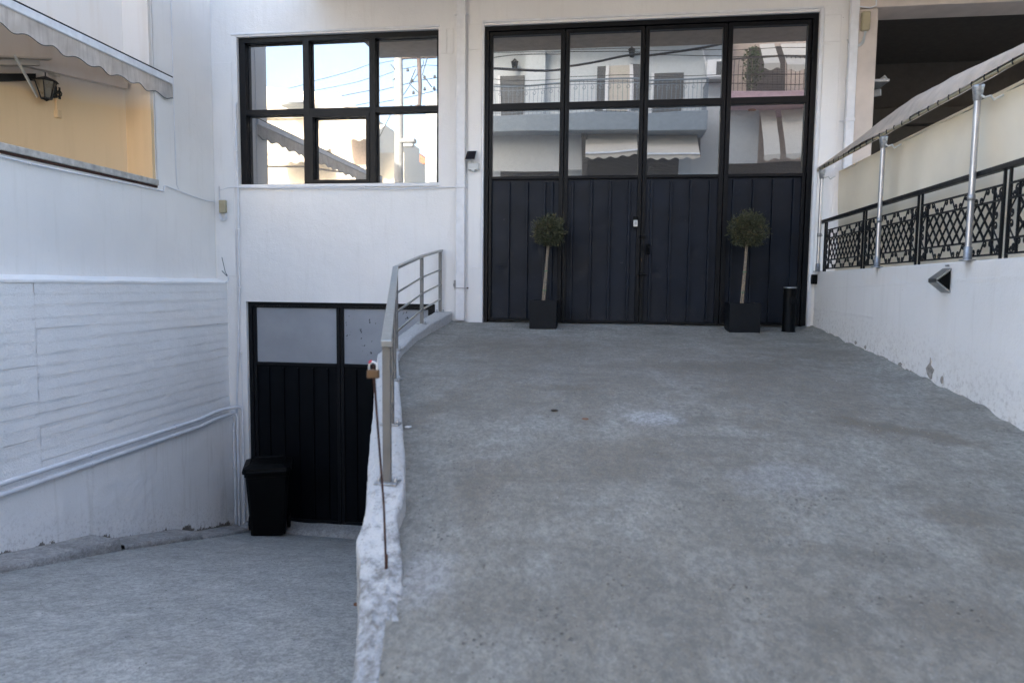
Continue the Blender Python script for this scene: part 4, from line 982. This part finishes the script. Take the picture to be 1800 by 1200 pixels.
b.add(vs, [(8*i+j, 8*i+(j+1) % 8, 8*i+8+(j+1) % 8, 8*i+8+j) for i in range(4) for j in range(8)] + [tuple(range(32, 40))]).build('lid', 'plastic', wbn)
MB().tube([W(-.22, -.31, .86), W(.22, -.31, .86)], .016, 8).build('handle', 'plastic', wbn)
MB().tube([W(-.23, .15, .09), W(.23, .15, .09)], .012, 8).build('axle', 'galv', wbn)
for s_ in (-1, 1):
    c_ = W(s_*.235, .15, .09); d_ = rotb @ Vector((1, 0, 0))
    MB().tube([c_ - d_*.022, c_ - d_*.018, c_ + d_*.018, c_ + d_*.022], [.08, .095, .095, .08], 20).build('wheel', 'plastic', wbn)
# faint round emblem with figure on the right flank
pe = []; cE = Vector((.226, -.02, .60))
for k_ in range(21): t_ = k_*2*math.pi/20; pe.append(W(.213 + .03*(cE.z + .06*math.sin(t_) - .5)/.3*.0 + .004, cE.y + .04*math.cos(t_), cE.z + .06*math.sin(t_)))
MB().tube([q_ + (rotb @ Vector((.012, 0, 0))) for q_ in pe], .003, 5).build('emblem_ring', 'emblem', wbn)
MB().tube([W(.231, -.03, .575), W(.231, -.015, .60), W(.231, -.02, .625), W(.231, -.005, .635), W(.231, -.01, .60), W(.231, -.0, .575)], .003, 5).build('emblem_figure', 'emblem', wbn)

# ------------------------------------------------------------------ debris
def scatter(name, n, fx, fy, zf_, s0, s1, mat, label, cat, seed):
    r_ = random.Random(seed); vs = []; fs = []
    for k_ in range(n):
        y = fy(r_); x = fx(r_, y); z = zf_(x, y); s_ = r_.uniform(s0, s1); o_ = len(vs)
        for a_ in range(5):
            t_ = a_*2*math.pi/5 + r_.random(); vs.append((x+math.cos(t_)*s_*r_.uniform(.6, 1.2), y+math.sin(t_)*s_*r_.uniform(.6, 1.2), z-.002))
        vs.append((x, y, z+s_*.8)); fs += [(o_+a_, o_+(a_+1) % 5, o_+5) for a_ in range(5)]
    o = MB().add(vs, fs).build(name, mat); tag(o, label, cat, kind='stuff'); return o
def zup(x, y):
    u = (x - (cR(y)-.05))/(XR+.02 - (cR(y)-.05)); return P_up(u, (y+.8)/9.4)[2]
scatter('grit', 1500, lambda r, y: r.uniform(cR(y)+.02, XR-.02), lambda r: r.uniform(1.2, 8.3), zup, .0015, .0055, 'kerb', 'fine grey grit lying on the ramp', 'grit', 1)
scatter('dark_grit', 700, lambda r, y: (cR(y)+.02+abs(r.gauss(0, .25))) if r.random() < .6 else r.uniform(cR(y)+.1, XR-.05), lambda r: r.uniform(1.5, 8.4), zup, .0015, .005, 'soil', 'dark crumbs of soil along the edge of the low wall', 'dirt', 2)
scatter('soil_crumbs', 420, lambda r, y: r.choice((-.75, 1.6, -.6, 2.2)) + r.gauss(0, .25), lambda r: r.uniform(7.9, 8.44), zup, .002, .006, 'soil', 'spilled soil crumbs around the pots by the gate', 'soil', 3)
scatter('lower_grit', 700, lambda r, y: r.uniform(XL3+.35, cL(y)-.05), lambda r: r.uniform(1.5, 8.1), lambda x, y: P_lo((x-(XL3-.06))/(cL(y)+.06-(XL3-.06)), (y+.8)/9.4)[2], .002, .006, 'soil', 'dark grit scattered on the lower ramp', 'grit', 4)
def debris(name, px, py, wpx, mat, label, cat):
    d = ray(px, py); y = 2.0
    for k_ in range(800):
        y += .01; x = d.x/d.y*y; z = 1.5 + d.z/d.y*y
        if z < (zup(x, y) if x > cR(y) else zl(y)+.01): break
    s_ = wpx/1200*y/2; r_ = random.Random(px)
    tag(MB().prism([(x+s_*math.cos(t_)*r_.uniform(.7, 1.1), y+s_*1.3*math.sin(t_)*r_.uniform(.7, 1.1), z+.003) for t_ in [k_*math.pi/3 for k_ in range(6)]], (0, 0, .003)).build(name, mat), label, cat)
debris('paper_scrap', 717, 751, 17, 'paper', 'torn white paper scrap beside the low wall', 'paper')
debris('dry_leaf', 1029, 737, 13, 'leafdry', 'orange dry leaf in the middle of the ramp', 'leaf')
debris('dry_leaf', 974, 722, 14, 'soil', 'dark brown flat leaf left of the middle of the ramp', 'leaf')
debris('dry_leaf', 626, 1062, 12, 'leafdry', 'reddish dry leaf on the lower ramp against the low wall', 'leaf')

# ------------------------------------------------------------------ across the street (seen in the glass)
def rbox(name, a, b_, D, depth, mat, parent, bev=0.0):
    p, q = RF(*a, D), RF(*b_, D); return box(name, (p.x, p.y, p.z), (q.x, p.y - depth, q.z), mat, parent, bev)
ob = thing('apartment_house', 'pale grey apartment house across the street with blue balcony', 'building', (0, -8, 0))
WD = 24.1; YO = 17.1 - WD
box('house_wall', (-4.9, YO, 0), (4.0, YO-9, 9.9), 'ogrey', ob)
box('roof_slab', (-5.1, YO+1.0, 9.9), (4.1, YO-9.2, 10.1), 'ogrey', ob)
rbox('corner_pier', (924, 90), (957, 205), WD-.3, .5, 'ogrey', ob)
BD = 22.9; p0 = RF(700, 207, BD); p1 = RF(1243, 228, BD)
box('balcony_slab', (-4.9, 17.1-BD, p1.z), (p1.x, YO-.01, p0.z), 'oblue', ob, .02)
zs = p0.z
rl = MB(); xx = -4.85; yb_ = 17.1-BD-.05
rl.beam((-4.85, yb_, zs+.98), (p1.x-.05, yb_, zs+.98), .05, .04); rl.beam((-4.85, yb_, zs+.10), (p1.x-.05, yb_, zs+.10), .02, .02); rl.beam((-4.85, yb_, zs+.85), (p1.x-.05, yb_, zs+.85), .02, .02)
while xx < p1.x-.05:
    rl.beam((xx, yb_, zs), (xx, yb_, zs+.96), .014, .014, Vector((0, 1, 0))); xx += .14
rl.beam((p1.x-.05, yb_, zs+.98), (p1.x-.05, YO, zs+.98), .04, .04)
yy = yb_
while yy > YO: rl.beam((p1.x-.05, yy, zs), (p1.x-.05, yy, zs+.96), .014, .014, Vector((0, 1, 0))); yy -= .14
rl.build('balcony_railing', 'orail', ob)
xx = -4.7; k_ = 0
while xx < p1.x-.3:
    MB().tube([(xx+.075*math.sin(t_)*(1-.1*t_), yb_+.005, zs+.74+.07*math.cos(t_)*(1-.1*t_)) for t_ in [j_*.7 for j_ in range(9)]], .008, 5, False).build('railing_scroll', 'orail', ob); xx += .28
for a, b_, nm in (((880, 133), (921, 206), 'door'), ((1143, 130), (1195, 204), 'door'), ((1054, 122), (1072, 196), 'shutter'), ((1112, 118), (1128, 192), 'shutter')):
    rbox(nm, a, b_, WD-.06, .10, 'shut', ob)
dr = rbox('door', (1072, 122), (1112, 195), WD-.05, .10, 'ocream', ob)
rbox('door_frame', (1069, 121), (1073, 196), WD-.12, .05, 'trim', ob); rbox('door_frame', (1110, 119), (1114, 196), WD-.12, .05, 'trim', ob)
rbox('door_frame', (878, 132), (881, 206), WD-.12, .05, 'trim', ob); rbox('door_frame', (1141, 129), (1144, 204), WD-.12, .05, 'trim', ob)
for px, py in ((905, 117), (1115, 99), (1150, 104)):
    p = RF(px, py, WD-.2); 
    if px == 1150: continue
    MB().lathe((p.x, p.y, p.z-.15), [(0, 0), (.07, .02), (.11, .24), (.13, .26), (.04, .34), (0, .38)], 6).build('wall_lamp', 'iron', ob)
# curtain and blinds below
GD = 23.6
rbox('canvas_blind', (855, 231), (986, 303), GD, .05, 'ogray2', ob); rbox('canvas_blind', (998, 231), (1028, 300), GD, .05, 'ogray2', ob)
rbox('shutter', (1036, 255), (1128, 312), WD-.05, .06, 'shutb', ob); rbox('shutter', (1130, 262), (1190, 312), WD-.05, .06, 'shutb', ob); rbox('shutter', (880, 298), (1000, 330), WD-.05, .06, 'shutb', ob)
rbox('post', (1030, 222), (1038, 320), GD-.2, .12, 'shutb', ob)
rbox('shutter', (1190, 232), (1230, 276), WD-.04, .06, 'shut', ob)
for n_, (xa, xb, y0_, y1_) in enumerate(((1038, 1126, 229, 268), (1134, 1229, 229, 272))):
    pa, pb = RF(xa, y0_, 23.9), RF(xb, y1_, 22.9)
    oa = thing('street_awning', ['left', 'right'][n_] + ' cream awning under the blue balcony across the street, seen in the gate glass', 'awning', (pa.x, pa.y, pb.z), 'awnings across the street')
    MB().prism([(pa.x, pa.y, pa.z), (pb.x, pa.y, pa.z), (pb.x, pb.y, pb.z), (pa.x, pb.y, pb.z)], (0, 0, -.015)).build('canopy_fabric', 'ocream', oa)
    def P_v(u, v): x = lerp(pa.x, pb.x, u); return (x, pb.y+.01, lerp(pb.z, pb.z-.16 - .035*math.cos(x*2*math.pi/.38), v))
    sheet('valance', P_v, 60, 3, 'ocream', oa); MB().beam((pa.x, pb.y+.02, pb.z), (pb.x, pb.y+.02, pb.z), .05, .05).build('front_bar', 'awning_bar', oa)
ac = thing('air_conditioner', 'white air conditioner outdoor unit on the grey house wall, seen in the gate glass', 'air conditioner', RF(1252, 138, WD-.4))
p = RF(1240, 105, WD-.5); q = RF(1262, 137, WD-.5)
box('casing', (p.x, p.y, q.z), (p.x+.75, p.y-.3, q.z+.6), 'trim', ac, .02); box('fan_grille', (p.x+.3, p.y+.012, q.z+.08), (p.x+.7, p.y-.01, q.z+.52), 'shut', ac)
box('wall_bracket', (p.x+.05, p.y, q.z-.06), (p.x+.7, p.y-.5, q.z-.01), 'galv', ac)
tag(MB().tube([RF(1230, 83, WD-.1), RF(1236, 105, WD-.1), RF(1240, 130, WD-.1), RF(1238, 150, WD-.1)], .03, 7).build('drain_pipe', 'trim'), 'white curved pipe on the grey house wall across the street, seen in the gate glass', 'pipe')
# pink house
pk_ = thing('pink_house', 'peach and pink apartment house across the street on the right', 'building', (8, -8, 0))
box('house_wall', (4.1, YO-.3, 0), (14, YO-9, 14), 'opeach', pk_)
pa, pb = RF(1283, 160, 22.6), RF(1283, 187, 22.6)
box('balcony_slab', (pa.x, pa.y, pb.z), (13, YO-.29, pa.z), 'opink', pk_, .02)
b = MB(); zz_ = pa.z; xx = pa.x+.05
b.beam((pa.x+.05, pa.y-.05, zz_+1), (13, pa.y-.05, zz_+1), .04, .04)
while xx < 12: b.beam((xx, pa.y-.05, zz_), (xx, pa.y-.05, zz_+1), .016, .016, Vector((0, 1, 0))); xx += .13
b.build('balcony_railing', 'shutb', pk_)
rbox('balcony_opening', (1320, 84), (1382, 160), WD+.2, .05, 'shutb', pk_)
rbox('canvas_blind', (1283, 195), (1333, 287), 23.3, .04, 'ogray2', pk_)
for (a, b_) in (((1338, 78), (1375, 112)), ((1376, 78), (1440, 112)), ((1337, 196), (1374, 272)), ((1375, 196), (1425, 272))):
    pa_, pb_ = RF(*a, 23.3), RF(*b_, 22.4)
    o = MB().prism([(pa_.x, pa_.y, pa_.z), (pb_.x, pa_.y, pa_.z), (pb_.x, pb_.y, pb_.z), (pa_.x, pb_.y, pb_.z)], (0, .012, -.012)).build('canvas_blind', 'ocream', pk_)
    def P_v(u, v): x = lerp(pa_.x, pb_.x, u); return (x, pb_.y+.01, lerp(pb_.z, pb_.z-.16 - .035*math.cos(x*2*math.pi/.38), v))
    sheet('valance', P_v, 40, 3, 'ocream', pk_)
rbox('window', (1283, 288), (1430, 320), WD+.2, .05, 'shutb', pk_)
rnd = random.Random(4); sh = thing('balcony_shrub', 'leafy potted shrub on the pink balcony, seen in the gate glass', 'plant', RF(1322, 130, 23.2))
c_ = RF(1326, 120, 23.2); vs = []; fs = []
for k_ in range(600):
    d = Vector((rnd.gauss(0, 1), rnd.gauss(0, 1), rnd.gauss(0, 1))).normalized()*rnd.random()**.4; q_ = c_ + Vector((d.x*.35, d.y*.3, d.z*.75)); a_ = Vector((rnd.gauss(0, 1), rnd.gauss(0, 1), rnd.gauss(0, 1)))*.035; e_ = Vector((rnd.gauss(0, 1), rnd.gauss(0, 1), rnd.gauss(0, 1)))*.03
    o_ = len(vs); vs += [q_, q_+a_, q_+a_+e_, q_+e_]; fs.append((o_, o_+1, o_+2, o_+3))
MB().add(vs, fs).build('foliage', 'green', sh); MB().tube([c_ - Vector((0, 0, 1.2)), c_ + Vector((0, 0, .3))], .02, 6).build('stem', 'bark', sh)
MB().lathe((c_.x, c_.y, c_.z-1.35), [(0, 0), (.12, 0), (.16, .28), (.13, .28), (.13, .24), (0, .24)], 12).build('pot', 'tile', sh)

# overhead cables
def wire(pts, D0, D1, r, label, n=24):
    n_ = len(pts); P_ = [RF(px, py, lerp(D0, D1, i/(n_-1))) for i, (px, py) in enumerate(pts)]
    out = []
    for i in range(n+1):
        t_ = i/n*(n_-1); k = min(int(t_), n_-2); f_ = t_-k
        p_1, p_2 = P_[k], P_[k+1]; p_0 = P_[k-1] if k else p_1*2-p_2; p_3 = P_[k+2] if k+2 < n_ else p_2*2-p_1
        out.append(.5*((2*p_1) + (p_2-p_0)*f_ + (2*p_0-5*p_1+4*p_2-p_3)*f_*f_ + (3*p_1-p_0-3*p_2+p_3)*f_**3))
    tag(MB().tube(out, r, 5).build('overhead_cable', 'iron'), label, 'cable', 'overhead cables across the street')
wire([(760, 112), (866, 121), (985, 123), (1125, 100), (1270, 77), (1380, 40), (1500, -10)], 21, 21, .035, 'thick black overhead cable sagging across the street, seen in the gate glass', 40)
wire([(496, 156), (600, 129), (691, 104), (860, 96), (1430, 84)], 22, 22, .010, 'thin overhead wire nearest the top of the gate glass')
wire([(496, 168), (620, 146), (742, 113), (900, 140), (1430, 128)], 22.2, 22.2, .010, 'thin overhead wire crossing the top panes of the window glass')
wire([(496, 180), (547, 178), (651, 159), (768, 135), (900, 148), (1430, 146)], 22.4, 22.4, .012, 'thin overhead wire in the middle of the window glass')
wire([(560, 199), (651, 180), (768, 154), (900, 100), (1430, 100)], 22.3, 22.3, .012, 'lowest thin overhead wire across the window glass')
wire([(655, 248), (690, 180), (730, 120), (735, 104)], 22.1, 22.1, .012, 'slanting thin wire rising to the utility pole')
# pole
pu = thing('utility_pole', 'grey round utility pole across the street with insulators, seen in the window glass', 'utility pole', RW(702, 470, 22))
pt = RW(703, 40, 22); pbm = RW(702, 470, 22)
MB().tube([(pt.x, pt.y, 0), (pt.x, pt.y, pt.z)], [.17, .13], 14).build('pole_shaft', 'pole', pu)
a_, b_ = RW(738, 90, 22), RW(741, 150, 22); c_ = RW(740, 182, 22); d_ = RW(731, 187, 22)
MB().tube([a_, b_, c_, d_], [.07, .07, .06, .05], 10).build('cable_riser', 'wood', pu)
MB().beam(RW(700, 100, 22), RW(770, 98, 22), .08, .08).build('cross_arm', 'wood', pu)
for px, py in ((719, 122), (727, 141), (729, 161), (749, 135), (749, 155), (767, 134), (766, 154), (725, 186)):
    p = RW(px, py, 22.0); MB().lathe((p.x, p.y, p.z-.05), [(0, 0), (.05, .01), (.05, .05), (.03, .07), (.045, .09), (0, .12)], 8).build('insulator', 'shut', pu)
for k_, (pa, pb) in enumerate((((722, 96), (748, 92)), ((755, 95), (762, 152)), ((690, 112), (693, 140)), ((733, 120), (737, 160)))):
    p, q = RW(*pa, 21.9), RW(*pb, 21.9); MB().tube([p, lerp(p, q, .5) + Vector((.25*(-1)**k_, 0, -.1)), q], .018, 6).build('jumper_cable', 'shut', pu)
p = RW(718, 252, 21.9); slp = thing('street_light', 'boxy grey street light on the utility pole, seen in the window glass', 'street light', p)
box('lamp_head', (p.x-.15, p.y-.15, p.z-.02), (p.x+.28, p.y+.15, p.z+.12), 'pole', slp, .02); box('lamp_lens', (p.x-.10, p.y-.1, p.z-.14), (p.x+.22, p.y+.1, p.z-.02), 'grey_cap', slp, .02)
MB().beam((pt.x, p.y, p.z+.05), (p.x-.1, p.y, p.z+.05), .06, .06).build('lamp_arm', 'pole', slp)
# sunlit white houses far left
h1 = thing('white_house', 'sunlit white house with stepped roof beyond the street, seen in the window glass', 'house', (-14, -17, 0))
D1 = 32
pa, pb = RW(440, 180, D1), RW(655, 205, D1)
box('house_wall', (pa.x, pa.y, 0), (pb.x, pa.y-8, pb.z), 'owhite', h1)
MB().prism([(pa.x, pa.y+.2, pb.z+.01), (pb.x, pa.y+.2, pb.z+.01), (pb.x-1.5, pa.y+.2, pb.z+1.0), (pa.x, pa.y+.2, pb.z+1.6)], (0, -8, 0)).build('roof', 'owhite', h1)
pc_ = RW(700, 262, D1)
box('lower_wing', (pb.x+.01, pa.y-1, 0), (pc_.x, pa.y-7, pc_.z), 'owhite', h1)
def haw(px0, py0, px1, py1, D, label):
    p, q = RW(px0, py0, D), RW(px1, py1, D-1.6); o = thing('house_awning', label, 'awning', p, 'awnings on the white house')
    MB().prism([(p.x, p.y, p.z), (q.x, p.y, p.z), (q.x, q.y, q.z), (p.x, q.y, q.z)], (0, 0, -.02)).build('canopy_fabric', 'ocream', o)
    def P_v(u, v): x = lerp(p.x, q.x, u); return (x, q.y+.01, lerp(q.z, q.z-.25-.05*math.cos(x*2*math.pi/.5), v))
    sheet('valance', P_v, 40, 3, 'ocream', o)
haw(612, 222, 660, 236, D1, 'cream awning high on the sunlit white house')
haw(500, 262, 560, 276, D1, 'lower cream awning on the sunlit white house')
rw_ = RW(620, 240, D1); rw2 = RW(648, 288, D1); box('window', (rw_.x, rw_.y+.01, rw2.z), (rw2.x, rw_.y-.1, rw_.z), 'opeach', h1)
q0, q1 = RW(498, 178, D1-1), RW(516, 192, D1-1); tg = thing('water_heater', 'white solar water heater tank on the roof of the sunlit house', 'water heater', q1)
MB().tube([q0, RW(545, 170, D1-1)], .28, 14).build('tank', 'trim', tg); MB().beam(RW(505, 188, D1-1), RW(545, 182, D1-1), 1.2, .08).build('collector', 'oblue', tg)
h2 = thing('grey_house', 'blue grey narrow house right of the utility pole, seen in the window glass', 'building', (-8, -12, 0))
pa, pb = RW(749, 163, 27), RW(800, 163, 27); box('house_wall', (pa.x, pa.y, 0), (pb.x+1, pa.y-6, pa.z), 'ogrey', h2); 
pa = RW(757, 224, 26.6); box('side_wing', (pa.x, pa.y, 0), (pb.x, pa.y-.3, pa.z), 'oblue', h2)
h3 = thing('low_house', 'low pale house with red tiled roof far down the street', 'house', (-14, -32, 0))
pa, pb = RW(697, 292, 45), RW(752, 292, 45); box('house_wall', (pa.x, pa.y, 0), (pb.x, pa.y-6, pa.z), 'owhite', h3)
MB().prism([(pa.x-.3, pa.y+.3, pa.z+.01), (pb.x+.3, pa.y+.3, pa.z+.01), ((pa.x+pb.x)/2, pa.y+.3, pa.z+1.1)], (0, -6.5, 0)).build('roof', 'tile', h3)

for o in bpy.data.objects:
    if 'wl' in o: del o['wl']
